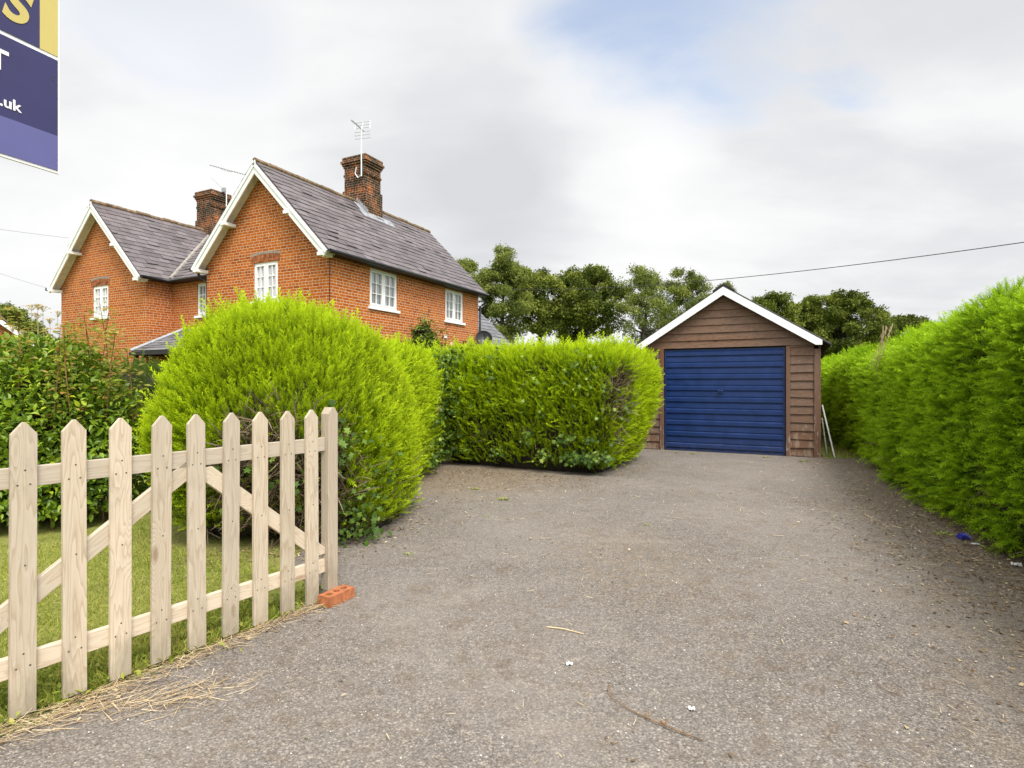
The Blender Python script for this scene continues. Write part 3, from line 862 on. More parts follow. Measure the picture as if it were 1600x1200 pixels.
def chimney(xc, yc, base_z, top_z):
    mb = MB()
    def ring(hw, hd, z0, z1):
        mb.box((xc, yc, (z0 + z1) / 2), (2 * hw, 2 * hd, z1 - z0))
    hw, hd = 0.42, 0.36
    ring(hw + 0.055, hd + 0.055, base_z, RZ + 0.42)
    ring(hw, hd, RZ + 0.42, top_z - 0.24)
    ring(hw + 0.035, hd + 0.035, top_z - 0.62, top_z - 0.55)
    ring(hw + 0.04, hd + 0.04, top_z - 0.34, top_z - 0.27)
    ring(hw + 0.07, hd + 0.07, top_z - 0.27, top_z - 0.20)
    ring(hw + 0.105, hd + 0.105, top_z - 0.20, top_z - 0.13)
    ring(hw + 0.065, hd + 0.065, top_z - 0.13, top_z)
    # flue pilasters on the front and back, leaving a recessed joint between the two flues
    for s in (-1, 1):
        for q in (-1, 1):
            mb.box((xc + q * hw * 0.515, yc + s * (hd + 0.012), (RZ + 0.42 + top_z - 0.30) / 2), (hw * 0.92, 0.05, top_z - 0.30 - RZ - 0.42))
    o = mb.build('chimney', M['chimney_brick'], house)
    for q in (-1, 1):
        mb = MB(); mb.tube([(xc + q * 0.22, yc, top_z - 0.05), (xc + q * 0.22, yc, top_z + 0.02)], 0.14, 10)
        mb.build('flue', M['black_timber'], o)
    return o

c1 = chimney(-2.42, 3.95, 6.2, 8.68)
c2 = chimney(x2m, 3.95, 6.2, 8.68)
# stepped lead flashing down the roof beside the chimney
mb = MB()
dv = Vector((1, 0, -TAN)).normalized(); nv = Vector((TAN, 0, 1)).normalized()
for i in range(7):
    x = -2.3 + i * 0.068
    z = RZ - (x + 2.305) * TAN
    mb.span((x, 3.95 - 0.432 - 0.003, z - 0.02), (x + 0.066, 3.95 - 0.425, z + 0.14 - 0.0))
xs0, xs1 = -1.925, -1.68
zf = lambda x: RZ - (x + 2.305) * TAN + 0.035
mb.face([(xs0, 3.2, zf(xs0)), (xs1, 3.2, zf(xs1)), (xs1, 4.75, zf(xs1)), (xs0, 4.75, zf(xs0))])
mb.face([(-2.30, 3.30, zf(-2.30)), (xs0, 3.30, zf(xs0)), (xs0, 3.53, zf(xs0)), (-2.30, 3.53, zf(-2.30))])
mb.build('flashing', M['lead'], c1)
mb = MB()
mb.face([(x2m + 0.56, 3.35, RZ - 0.56 * TAN + 0.05), (x2m + 0.80, 3.35, RZ - 0.80 * TAN + 0.05), (x2m + 0.62, 3.9, RZ - 0.3), (x2m + 0.50, 3.9, RZ - 0.2)])
mb.build('flashing', M['lead'], c2)

def aerial(parent, p, h, boom_dir, kind):
    p = Vector(p); top = p + Vector((0, 0, h))
    mb = MB()
    mb.tube([p, top], 0.021, 6)
    o = mb.build('tv_aerial', M['white_metal'], parent)
    b = Vector(boom_dir).normalized(); side = b.cross(Vector((0, 0, 1))).normalized(); up = side.cross(b)
    mb = MB()
    if kind == 'grid':
        c = top - Vector((0, 0, 0.06))
        mb.tube([c - b * 0.15, c + b * 0.62], 0.014, 5)
        for i in range(9):
            q = c + b * (0.05 + 0.062 * i)
            mb.tube([q - side * 0.05, q + side * 0.05], 0.006, 4)
        for sgn in (-1, 1):
            o0 = c - b * 0.05
            for t_ in (0.06, 0.16, 0.26):
                q = o0 + up * sgn * t_ - b * 0.16 * t_
                mb.tube([q - side * 0.26, q + side * 0.26], 0.007, 4)
            for q_ in (-0.26, 0.0, 0.26):
                mb.tube([o0 + side * q_ + up * sgn * 0.03, o0 + side * q_ + up * sgn * 0.28 - b * 0.045], 0.006, 4)
    else:
        c = top
        mb.tube([c - b * 0.62, c + b * 0.75], 0.017, 5)
        for i in range(14):
            q = c + b * (-0.55 + 0.095 * i)
            mb.tube([q - side * 0.09, q + side * 0.09], 0.010, 4)
        mb.tube([c + b * 0.22, c + b * 0.15 - Vector((0, 0, 0.05)), c - b * 0.15 - Vector((0, 0, 0.05)), c - b * 0.22], 0.008, 4)
        c2_ = p + Vector((0, 0, h * 0.55))
        b2 = Vector((-b.y, b.x, 0)) * 1 + Vector((0, 0, 0.55)); b2.normalize()
        b2 = (-b + Vector((0, 0, 0.75))).normalized()
        mb.tube([c2_, c2_ + b2 * 0.75], 0.009, 4)
        s2 = b2.cross(Vector((0, 0, 1))).normalized()
        mb.box(c2_ + b2 * 0.12, (0.16, 0.10, 0.16))
    mb.build('antenna', M['grey_metal'], o)
    return o
aerial(house, (-2.42 + 0.36, 3.95 - 0.47, 7.95), 1.55, (0.2, -0.96, 0.02), 'grid')
aerial(house, (x2m + 0.62, 3.95 + 0.1, 7.6), 1.95, (0.72, 0.55, -0.20), 'yagi')
mb = MB()
mb.tube([(-2.42 + 0.36, 3.95 - 0.47, 7.98), (-2.42 + 0.20, 3.5, 7.93), (-2.42 + 0.05, 3.54, 8.10), (-2.42 + 0.10, 3.54, 8.3)], 0.018, 6)
mb.build('aerial_bracket', M['white_metal'], c1)

# rear extension with a lower slate roof
def ext_planes():
    hs, run = 0.932, 3.2
    xr = -2.30; xe = 0.95
    ze, zr = 2.10, 2.10 + 3.25 * hs
    sl = math.hypot(xe - xr, zr - ze)
    return [((xe, DEPTH + 0.01, ze), (0, 1, 0), (xr - xe, 0, zr - ze), [(0, 0), (2.6, 0), (2.6, sl), (0, sl)]),
            ((2 * xr - xe, DEPTH + 0.01, ze), (0, 1, 0), (xe - xr, 0, zr - ze), [(0, 0), (2.6, 0), (2.6, sl), (0, sl)])]
slates('extension_roof', ext_planes(), M['grey_slate'], house, seed=9)
mb = MB()
wall(mb, (0.7, DEPTH, 0), (0, 1, 0), 2.4, 0, 2.15, (1, 0, 0))
wall(mb, (0.7, DEPTH + 2.4, 0), (-1, 0, 0), 6.0, 0, 2.15, (0, 1, 0))
mb.face([(0.7, DEPTH + 2.4, 2.15), (-5.3, DEPTH + 2.4, 2.15), (-2.3, DEPTH + 2.4, 4.95)], [(0, 2.15), (6, 2.15), (3, 4.95)])
mb.build('extension_wall', M['brick'], house)

# porch in the recess between the wings
mb_p = []
py0, py1, pz0, pz1 = -0.50, RECESS, 2.33, 3.08
psl = math.hypot(py1 - py0, pz1 - pz0)
xl, xr = W2[1] + 0.12, W1[0] - 0.05
porch = slates('porch_roof', [((xr, py0, pz0), (-1, 0, 0), (0, py1 - py0, pz1 - pz0), [(0, 0), (xr - xl, 0), (xr - xl - 0.55, psl), (0, psl)]),
                              ], M['grey_slate'], house, gauge=0.17, wid=0.25, seed=12)
mb = MB()
a, b = Vector((xl, py0, pz0 + 0.02)), Vector((xl + 0.55, py1, pz1 + 0.02))
mb.tube([a, b], 0.06, 6)
mb.face([a + Vector((-0.02, 0, 0)), b, Vector((xl - 0.02, py1 - 0.005, pz1 - 0.1))])
mb.build('hip_flashing', M['lead'], porch)
mb = MB()
mb.span((xl - 0.04, py0 - 0.04, pz0 - 0.12), (xr, py0 + 0.03, pz0 - 0.03))
mb.span((xl - 0.04, py0 + 0.031, pz0 - 0.12), (xl + 0.05, py1 - 0.01, pz0 - 0.03))
mb.span((xl + 0.06, py0 + 0.04, 0), (xl + 0.16, py0 + 0.14, pz0 - 0.121))
mb.span((xr - 0.16, py0 + 0.04, 0), (xr - 0.06, py0 + 0.14, pz0 - 0.121))
mb.box((xl + 0.33, py0 + 0.09, pz0 - 0.33), (0.07, 0.06, 0.55), Matrix.Rotation(R(42), 3, 'Y'))
mb.build('porch_frame', M['black_timber'], porch)
mb = MB()
mb.span((-6.9, RECESS - 0.06, 0.0), (-5.9, RECESS - 0.004, 2.05))
mb.build('door', M['black_timber'], house)

# satellite dish on the back corner
mb = MB()
cen = Vector((0.32, DEPTH - 0.15, 2.95)); ax = Vector((0.55, -0.75, 0.35)).normalized()
xx = ax.cross(Vector((0, 0, 1))).normalized(); yy = xx.cross(ax)
ring_prev = None
rings = []
for i in range(5):
    rr = 0.30 * i / 4
    rings.append([cen + ax * (0.09 * (i / 4) ** 2) + (xx * math.cos(k * math.pi / 8) + yy * math.sin(k * math.pi / 8)) * rr for k in range(16)])
for i in range(4):
    for k in range(16):
        mb.face([rings[i][k], rings[i][(k + 1) % 16], rings[i + 1][(k + 1) % 16], rings[i + 1][k]])
mb.tube([(0.0, DEPTH - 0.15, 2.95), tuple(cen)], 0.03, 6)
mb.tube([tuple(cen - yy * 0.28), tuple(cen + ax * 0.34)], 0.012, 5)
mb.box(cen + ax * 0.34, (0.06, 0.06, 0.06))
mb.build('satellite_dish', M['black_plastic'], house)

# ---------------------------------------------------------------- neighbour's cottage far left
nb = empty('neighbouring_cottage', (-22.3, 26.0, 0), R(50))
tag(nb, 'distant brick cottage at the far left edge with one white sloping gable edge', 'house')
mb = MB()
mb.face([(0, 0, 0), (0, 0, 3.4), (-2.7, 0, 5.7), (-5.4, 0, 3.4), (-5.4, 0, 0)][::-1], [(0, 0), (0, 3.4), (2.7, 5.7), (5.4, 3.4), (5.4, 0)][::-1])
wall(mb, (0, 0, 0), (0, 1, 0), 7, 0, 3.4, (1, 0, 0))
mb.build('wall', M['brick'], nb)
M['brown_tile'] = m_slate('brown_tile', (0.14, 0.085, 0.06), 0.3)
k = 2.3 / 2.7; sl = math.hypot(2.95, 2.95 * k)
r_ = slates('roof', [((0.25, -0.3, 3.25), (0, 1, 0), (-2.95, 0, 2.95 * k), [(0, 0), (7.3, 0), (7.3, sl), (0, sl)]),
                ((-5.65, -0.3, 3.25), (0, 1, 0), (2.95, 0, 2.95 * k), [(0, 0), (7.3, 0), (7.3, sl), (0, sl)])], M['brown_tile'], nb, seed=21)
mb = MB()
for s in (1, -1):
    e = Vector((-2.7 + s * 2.95, -0.3, 3.2)); t_ = Vector((-2.7, -0.3, 3.2 + 2.95 * k))
    mb.prism([e, t_, t_ - Vector((0, 0, 0.24)), e - Vector((0, 0, 0.22))], (0, -0.03, 0), (0, 0.01, 0))
mb.build('bargeboard', M['white_paint'], nb)

nb2 = empty('distant_house', (-31.9, 34.5, 0), R(25))
tag(nb2, 'small piece of brown hipped roof behind the white gable edge at far left', 'house')
slates('roof', [((-8.0, -0.3, 5.15), (1, 0, 0), (0, 1.6, 1.35), [(0, 0), (8.2, 0), (7.4, 2.09), (0, 2.09)]),
                ((0.2, -0.3, 5.15), (0, 1, 0), (-0.8, 0, 1.35), [(0, 0), (3.2, 0), (1.7, 1.57), (1.6, 1.57)])], M['brown_tile'], nb2, seed=23)
mb = MB()
wall(mb, (-8.0, 0, 0), (1, 0, 0), 8.0, 0, 5.2, (0, -1, 0)); wall(mb, (0, 0, 0), (0, 1, 0), 2.8, 0, 5.2, (1, 0, 0))
mb.build('wall', M['brick'], nb2)

# ---------------------------------------------------------------- garage
GO = Vector((5.73, 10.5, 0))
garage = empty('timber_garage', GO, R(YAW))
tag(garage, 'brown weatherboarded single garage with white gable edge and blue up-and-over door', 'garage')
GW = 3.38; GS = 0.645; GD = 5.2; GE = 2.20       # GE: roof line height over the wall edge
DX0, DX1, DTOP = -2.86, -0.585, 2.075
def boards(mb, x0, x1f, z0, z1, gauge, y0=0.0, xl=None, seed=1, axis='x'):
    """feather-edged boards lapping upward; x-limits may depend on height"""
    r = random.Random(seed); z = z0
    while z < z1 - 0.01:
        zt = min(z + gauge, z1)
        zc_ = z + 0.012
        a, b = (xl(zt) if xl else x0), x1f(zt)
        if b - a > 0.04:
            la, lb = (xl(zc_) if xl else x0), x1f(zc_)
            j = r.uniform(-0.004, 0.004)
            wob = r.uniform(-0.006, 0.006)
            P = [(la, y0 - 0.030 + j, z + wob), (lb, y0 - 0.030 + j, z - wob), (b, y0 - 0.006, zt + 0.012), (a, y0 - 0.006, zt + 0.012)]
            Q = [(p[0], y0 + 0.0, p[2]) for p in P]
            mb.face(P); mb.face([P[1], P[0], Q[0], Q[1]]); mb.face([P[0], P[3], Q[3], Q[0]]); mb.face([P[2], P[1], Q[1], Q[2]])
        z = zt
ghalf = GW / 2
mb = MB()
boards(mb, DX1 + 0.079, lambda z: -0.109, 0.02, DTOP + 0.03, 0.158, seed=2)
boards(mb, -GW + 0.112, lambda z: DX0 - 0.08, 0.02, DTOP + 0.03, 0.158, seed=3)
gz = lambda z: max(0.0, ghalf - max(0.0, (z - (GE - 0.12)) / GS))
boards(mb, 0, lambda z: -ghalf + min(gz(z), ghalf - 0.02), DTOP + 0.03, GE + ghalf * GS - 0.1, 0.150, xl=lambda z: -ghalf - min(gz(z), ghalf - 0.02), seed=4)
mb.build('weatherboard', M['clad'], garage)
mb = MB()
# side and back walls (plain boarded)
for x, s in ((0.0, 1), (-GW, -1)):
    z = 0.02; r = random.Random(5)
    while z < GE - 0.1:
        zt = z + 0.158
        P = [(x + s * 0.012, 0.02, z), (x + s * 0.012, GD, z), (x - s * 0.012, GD, zt + 0.01), (x - s * 0.012, 0.02, zt + 0.01)]
        Q = [(x - s * 0.03, p[1], p[2]) for p in P]
        mb.face(P); mb.face([P[0], P[1], Q[1], Q[0]]); mb.face([P[1], P[2], Q[2], Q[1]]); mb.face([P[3], P[0], Q[0], Q[3]])
        z = zt
mb.face([(0, GD, 0), (-GW, GD, 0), (-GW, GD, GE - 0.08), (-ghalf, GD, GE + ghalf * GS - 0.08), (0, GD, GE - 0.08)])
mb.face([(-0.01, 0.06, 0), (-0.01, GD, 0), (-0.01, GD, GE - 0.05), (-0.01, 0.06, GE - 0.05)])
mb.build('side_wall', M['clad'], garage)
mb = MB()
for nm, lo, hi in (('corner_post', (-0.108, -0.045, 0), (-0.001, 0.05, GE - 0.17)), ('corner_post', (-GW + 0.001, -0.045, 0), (-GW + 0.108, 0.05, GE - 0.17)),
                   ('door_frame', (DX1 + 0.004, -0.05, 0), (DX1 + 0.078, 0.05, DTOP + 0.02)), ('door_frame', (DX0 - 0.078, -0.05, 0), (DX0 - 0.004, 0.05, DTOP + 0.02))):
    mb = MB(); mb.span(lo, hi); mb.build(nm, M['clad_post'], garage, bevel=0.004)
# roof: dark profiled sheet, ridge cap
M['roof_sheet'] = m_plain('dark_roof_sheet', (0.035, 0.033, 0.032), 0.75, 0.4, 8, bump=0.4)
mb = MB()
for s in (1, -1):
    x_out, x_in = -ghalf + s * (ghalf + 0.17), -ghalf
    n_ = 40
    z_out = GE - 0.17 * GS + 0.02; z_in = GE + ghalf * GS + 0.02
    for i in range(n_):
        y0_, y1_ = -0.16 + (GD + 0.4) * i / n_, -0.16 + (GD + 0.4) * (i + 1) / n_
        h0, h1 = 0.022 * (i % 2), 0.022 * ((i + 1) % 2)
        A = [(x_out, y0_, z_out + h0), (x_out, y1_, z_out + h1), (x_in, y1_, z_in + h1), (x_in, y0_, z_in + h0)]
        mb.face(A if s > 0 else A[::-1])
        Bq = [(p[0], p[1], p[2] - 0.02) for p in A]
        mb.face(Bq[::-1] if s > 0 else Bq)
        mb.face([A[0], A[1], Bq[1], Bq[0]])
    mb.face([(x_out, -0.16, z_out), (x_in, -0.16, z_in), (x_in, -0.16, z_in - 0.03), (x_out, -0.16, z_out - 0.03)])
rf = mb.build('roof', M['roof_sheet'], garage)
mb = MB()
zr = GE + ghalf * GS + 0.06
mb.prism([(-ghalf - 0.2, -0.165, zr - 0.12), (-ghalf, -0.165, zr + 0.012), (-ghalf + 0.2, -0.165, zr - 0.12), (-ghalf + 0.2, -0.165, zr - 0.15), (-ghalf, -0.165, zr - 0.02), (-ghalf - 0.2, -0.165, zr - 0.15)], (0, 0.03, 0), (0, GD + 0.3, 0))
mb.build('ridge_cap', M['roof_sheet'], rf)
mb = MB()
for s in (1, -1):
    e = Vector((-ghalf + s * ghalf + s * 0.02, -0.15, GE - 0.02 * GS - 0.005)); t_ = Vector((-ghalf, -0.15, GE + ghalf * GS - 0.005))
    mb.prism([e, t_, t_ - Vector((0, 0, 0.185)), e - Vector((0, 0, 0.115)) - Vector((s * 0.17, 0, 0))] if False else [e, t_, t_ - Vector((0, 0, 0.158)), e - Vector((s * 0.105, 0, 0.085)), e - Vector((0, 0, 0.085))], (0, -0.022, 0), (0, 0.0, 0))
bg_ = mb.build('bargeboard', M['white_paint'], garage)
# soffit closing the verge
mb = MB()
for s in (1, -1):
    e = Vector((-ghalf + s * ghalf, 0, GE - 0.02)); t_ = Vector((-ghalf, 0, GE + ghalf * GS - 0.02))
    mb.prism([e, t_, t_ - Vector((0, 0, 0.03)), e - Vector((0, 0, 0.03))], (0, -0.149, 0), (0, -0.03, 0))
mb.build('verge_soffit', M['old_white'], bg_)
# up-and-over door: pressed horizontal ribs
mb = MB()
prof = []
nrib = 17; zb, zt_ = 0.03, DTOP
pitch = (zt_ - zb - 0.06) / nrib
z = zb; prof.append((0.0, z)); prof.append((0.0, z + 0.03)); z += 0.03
for i in range(nrib):
    d = 0.026
    prof += [(0.0, z + 0.012), (-d, z + 0.022), (-d, z + pitch - 0.026), (0.0, z + pitch - 0.004)] if i % 2 == 0 else [(0.0, z + 0.006), (-d * 0.45, z + 0.012), (-d * 0.35, z + pitch - 0.012), (0.0, z + pitch - 0.002)]
    z += pitch
prof.append((0.0, zt_))
xa_, xb_ = DX0 + 0.012, DX1 - 0.012
for (d0, z0), (d1, z1) in zip(prof, prof[1:]):
    mb.face([(xa_ + 0.03, 0.02 + d0, z0), (xb_ - 0.03, 0.02 + d0, z0), (xb_ - 0.03, 0.02 + d1, z1), (xa_ + 0.03, 0.02 + d1, z1)])
mb.span((xa_, -0.004, zb), (xa_ + 0.031, 0.03, zt_)); mb.span((xb_ - 0.031, -0.004, zb), (xb_, 0.03, zt_))
mb.span((xa_ + 0.031, -0.002, zb - 0.02), (xb_ - 0.031, 0.03, zb + 0.012))
dr = mb.build('garage_door', M['door'], garage)
mb = MB()
xc_ = (xa_ + xb_) / 2
mb.box((xc_ - 0.03, -0.004, 1.24), (0.11, 0.014, 0.10))
mb.tube([(xc_ - 0.03, -0.01, 1.245), (xc_ - 0.03, -0.05, 1.245)], 0.014, 8)
mb.tube([(xc_ - 0.085, -0.05, 1.25), (xc_ + 0.025, -0.05, 1.24)], [0.011, 0.011], 8)
mb.build('handle', M['door'], dr, bevel=0.004)
mb = MB()
mb.span((DX0 - 0.002, 0.05, 0.0), (DX1 + 0.002, 0.06, DTOP + 0.03))
mb.span((DX0 - 0.02, -0.03, 0.0), (DX1 + 0.02, 0.10, 0.018))
mb.build('door_threshold', M['dark_void'], garage)

# thin boards leaning on the garage's side
def leaning(p_bot, p_top, w_, th, mat, label):
    a, b = Vector(p_bot), Vector(p_top)
    d = (b - a); L = d.length; d.normalize()
    yv = Vector((math.sin(R(26.46)), math.cos(R(26.46)), 0)); xv = yv.cross(d).normalized()
    rot = Matrix((yv, xv, d)).transposed()
    mb = MB(); mb.box(a + d * L / 2, (w_, th, L), rot)
    o = mb.build('leaning_board', mat)
    tag(o, label, 'board', 'boards leaning on the garage side')
gxy = lambda x, y, z: tuple(GO + Matrix.Rotation(R(YAW), 3, 'Z') @ Vector((x, y, z)))
M['grey_board'] = m_plain('grey_weathered_board', (0.42, 0.40, 0.38), 0.8, 0.25, 12, bump=0.3)
leaning(gxy(0.23, 0.12, 0.02), gxy(0.03, 0.12, 0.98), 0.10, 0.022, M['old_white'], 'taller pale board leaning against the right side of the garage')
leaning(gxy(0.12, 0.35, 0.02), gxy(0.035, 0.35, 0.72), 0.12, 0.02, M['grey_board'], 'shorter grey board leaning behind a taller pale one beside the garage')

# ---------------------------------------------------------------- picket gate
GA = math.atan2(0.837, 0.547)
gate = empty('picket_gate', (-2.06, 2.37, 0.02), GA)
tag(gate, 'pale unpainted softwood picket gate panel with pointed tops propped on an orange brick', 'gate')
# local x runs along the gate away from the camera, local -y is the side facing the drive
SP = 0.1783; PW = 0.088; PT = 0.020; PH = 1.215
def picket_mesh():
    mb = MB()
    h = PW / 2
    outline = [(-h, 0, 0), (h, 0, 0), (h, 0, PH - 0.05), (h * 0.12, 0, PH - 0.001), (-h * 0.12, 0, PH - 0.001), (-h, 0, PH - 0.05)]
    mb.prism(outline, (0, -PT / 2, 0), (0, PT / 2, 0))
    mb.cur = 1
    for x, z in ((-0.022, 0.955), (0.02, 0.955), (0.003, 1.015), (-0.024, 0.20), (0.022, 0.20), (0.0, 0.255), (0.004, 0.62)):
        mb.tube([(x, -PT / 2 - 0.0006, z), (x, -PT / 2 + 0.002, z)], 0.0028, 8)
    return mb
first = None
fence_dir = Vector((0.547, 0.837, 0)); face_off = -0.034
tops = [0, 0, 0, 0, 0, 0, 0, 0, 0, 0, 0]
for i in range(-2, 9):
    if first is None:
        first = picket_mesh().build('picket', [M['gate_wood'], M['nail']], gate, bevel=0.0016)
        o = first
    else:
        o = first.copy(); COL.objects.link(o); o.parent = gate
    o.location = (i * SP + random.uniform(-0.003, 0.003), face_off, random.uniform(-0.004, 0.004))
    o.rotation_euler = (0, R(random.uniform(-0.35, 0.35)), 0)
XL, XR = -2 * SP - 0.06, 8 * SP + 0.105
for z in (0.985, 0.205):
    mb = MB(); mb.box((0, 0, 0), (XR - XL, 0.034, 0.085))
    o = mb.build('rail', M['gate_rail'], gate, bevel=0.002)
    o.location = ((XL + XR) / 2, -0.0055, z)
def brace(x0, z0, x1, z1):
    a, b = Vector((x0, 0, z0)), Vector((x1, 0, z1)); d = b - a; L = d.length
    mb = MB(); h = 0.042
    cut = h * abs(d.x) / max(abs(d.z), 1e-3)
    s = 1 if d.x > 0 else -1
    mb.prism([(-L / 2 - h * 0.9, 0, -h), (L / 2 - h * 1.1, 0, -h), (L / 2 + h * 1.1, 0, h), (-L / 2 + h * 1.1, 0, h)], (0, -0.016, 0), (0, 0.016, 0))
    o = mb.build('brace', M['gate_rail'], gate, bevel=0.002)
    o.location = ((x0 + x1) / 2, -0.0065, (z0 + z1) / 2)
    o.rotation_euler = (0, -math.atan2(d.z, d.x), 0)
brace(0.0 - 0.30, 0.25, 3.86 * SP, 0.94)
brace(4.14 * SP, 0.93, 8 * SP + 0.09, 0.28)
mb = MB()
pw = 0.038
mb.prism([(-pw, 0, 0.045), (pw, 0, 0.045), (pw, 0, PH - 0.035), (pw * 0.35, 0, PH + 0.005), (-pw * 0.35, 0, PH + 0.005), (-pw, 0, PH - 0.035)], (0, -0.036, 0), (0, 0.036, 0))
o = mb.build('post', M['post_wood'], gate, bevel=0.003)
o.location = (XR + pw, -0.02, 0)

# the brick under the post
bp = gp(524, 942)
mb = MB()
L_, W_, H_ = 0.215, 0.1025, 0.065
nh = 20
def brick_mesh():
    mb = MB()
    holes = [-0.062, 0.0, 0.062]; rad = 0.021
    # top skin in three square cells with round holes
    xs = [-L_ / 2, -0.031, 0.031, L_ / 2]
    for top in (1, 0):
        z = H_ if top else 0
        for c, (a, b) in zip(holes, zip(xs, xs[1:])):
            ring_o, ring_i = [], []
            for k in range(nh):
                ang = 2 * math.pi * (k + 0.5) / nh
                dx, dy = math.cos(ang), math.sin(ang)
                hx = (b - c) if dx > 0 else (c - a); hy = W_ / 2
                s = min(hx / max(abs(dx), 1e-6), hy / max(abs(dy), 1e-6))
                ring_o.append((c + dx * s, dy * s, z)); ring_i.append((c + dx * rad, dy * rad, z))
            for k in range(nh):
                j = (k + 1) % nh
                q = [ring_i[k], ring_o[k], ring_o[j], ring_i[j]]
                mb.face(q if top else q[::-1])
            for (cx, cy) in ((a, -W_ / 2), (b, -W_ / 2), (b, W_ / 2), (a, W_ / 2)):
                ks = sorted(range(nh), key=lambda k: (ring_o[k][0] - cx) ** 2 + (ring_o[k][1] - cy) ** 2)[:2]
                q = [ring_o[ks[0]], (cx, cy, z), ring_o[ks[1]]]
                mb.face(q)
            if top:
                for k in range(nh):
                    j = (k + 1) % nh
                    p, r2 = ring_i[k], ring_i[j]
                    mb.face([p, r2, (r2[0], r2[1], 0), (p[0], p[1], 0)])
    for p, q in (((-L_ / 2, -W_ / 2), (L_ / 2, -W_ / 2)), ((L_ / 2, -W_ / 2), (L_ / 2, W_ / 2)), ((L_ / 2, W_ / 2), (-L_ / 2, W_ / 2)), ((-L_ / 2, W_ / 2), (-L_ / 2, -W_ / 2))):
        mb.face([(*p, 0), (*q, 0), (*q, H_), (*p, H_)])
    return mb
M['new_brick'] = m_plain('new_orange_brick', (0.37, 0.135, 0.06), 0.9, 0.35, 26, spec=0.2, bump=0.5)
bo = brick_mesh().build('loose_brick', M['new_brick'])
bo.location = (bp.x + 0.005, bp.y + 0.01, 0.008); bo.rotation_euler = (0, 0, R(62))
tag(bo, 'single orange brick with round holes lying under the gate post', 'brick')

# ---------------------------------------------------------------- for-sale board
BD = Vector((0.371, 0.928, 0)).normalized()
SG = Vector((-2.0, 2.5, 2.322))
sign = empty('estate_agent_board', (SG.x, SG.y, 0), math.atan2(BD.y, BD.x))
tag(sign, 'navy and yellow estate agent board with white lettering hung above the gate', 'sign board')
# local x runs along the board (right edge at 0, board extends to -x); local -y faces the drive
z0 = SG.z
mb = MB(); mb.span((-0.66, 0.0, z0), (0.0, 0.012, z0 + 1.0)); mb.build('board', M['white_paint'], sign)
M['navy'] = m_plain('navy_print', (0.032, 0.030, 0.105), 0.45, 0.1, 3)
M['lilac'] = m_plain('lilac_print', (0.105, 0.105, 0.27), 0.45, 0.06, 3)
M['yellow'] = m_plain('yellow_print', (0.53, 0.44, 0.14), 0.45, 0.05, 3)
for nm, lo, hi, mt in (('lower_band', (-0.648, 0.012), (-0.008, 0.164), M['lilac']), ('slogan_panel', (-0.648, 0.1645), (-0.008, 0.496), M['navy']),
                       ('name_panel', (-0.60, 0.513), (-0.0775, 0.99), M['navy']), ('yellow_band', (-0.077, 0.513), (-0.008, 0.99), M['yellow'])):
    mb = MB(); mb.span((lo[0], -0.003, z0 + lo[1]), (hi[0], -0.0002, z0 + hi[1])); mb.build(nm, mt, sign)
def lettering(body, size, right_x, base_z, mat, bold=0.0, shear=0.0):
    cu = bpy.data.curves.new('lettering', 'FONT'); cu.body = body; cu.size = size; cu.align_x = 'RIGHT'; cu.extrude = 0.0008; cu.offset = bold; cu.shear = shear
    tmp = bpy.data.objects.new('tmp', cu); COL.objects.link(tmp)
    dg = bpy.context.evaluated_depsgraph_get()
    me = bpy.data.meshes.new_from_object(tmp.evaluated_get(dg))
    bpy.data.objects.remove(tmp); bpy.data.curves.remove(cu)
    me.materials.clear()
    o = link_mesh('lettering', me, mat, sign)
    o.rotation_euler = (R(90), 0, 0); o.location = (right_x, -0.0045, base_z)
    return o
lettering('S', 0.19, -0.128, z0 + 0.580, M['yellow'], 0.007, 0.25)
lettering('T', 0.115, -0.190, z0 + 0.352, M['white_paint'], 0.003)
lettering('o.uk', 0.062, -0.147, z0 + 0.205, M['white_paint'], 0.0012)
mb = MB(); mb.tube([(-0.026, -0.0042, z0 + 0.405), (-0.026, 0.0, z0 + 0.405)], 0.0042, 10); mb.tube([(-0.022, -0.0042, z0 + 0.42), (-0.022, 0.0, z0 + 0.42)], 0.003, 8)
mb.build('screw', M['nail'], sign)
mb = MB(); mb.span((-0.40, 0.013, -0.3), (-0.35, 0.063, z0 + 1.3)); mb.build('post', M['post_wood'], sign)

# ---------------------------------------------------------------- leaf templates
def frond(pairs=6, width=0.42, w0=0.055, droop=0.15, seed=0):
    """flat feathery conifer spray, unit length along y"""
    r = random.Random(seed); V = []; T = []
    def tri(a, b, c):
        k = len(V); V.extend([a, b, c]); T.append((k, k + 1, k + 2))
    dz = lambda y: -droop * y * y
    tri((-w0 * 0.35, 0, 0), (w0 * 0.35, 0, 0), (0, 1.0, dz(1.0)))
    for i in range(pairs):
        y = 0.10 + 0.80 * i / pairs
        L = width * (1.05 - 0.75 * (i / pairs)) * r.uniform(0.8, 1.15)
        for s in (-1, 1):
            yy_ = y + (0.06 if s > 0 else 0)
            ang = R(r.uniform(34, 52)); ex, ey = s * L * math.sin(ang), L * math.cos(ang) * 1.2
            z = dz(yy_) + r.uniform(-0.06, 0.06)
            tri((0, yy_ - w0 * 0.5, dz(yy_)), (0, yy_ + w0 * 0.75, dz(yy_)), (ex, min(yy_ + ey, 1.05), z))
            # small side twiglet
            m_ = 0.5
            tri((ex * m_, yy_ + ey * m_ - w0 * 0.2, z * m_), (ex * m_, yy_ + ey * m_ + w0 * 0.45, z * m_), (ex * m_ + s * L * 0.10, min(yy_ + ey * m_ + L * 0.42, 1.1), z))
    return np.array(V), np.array(T)
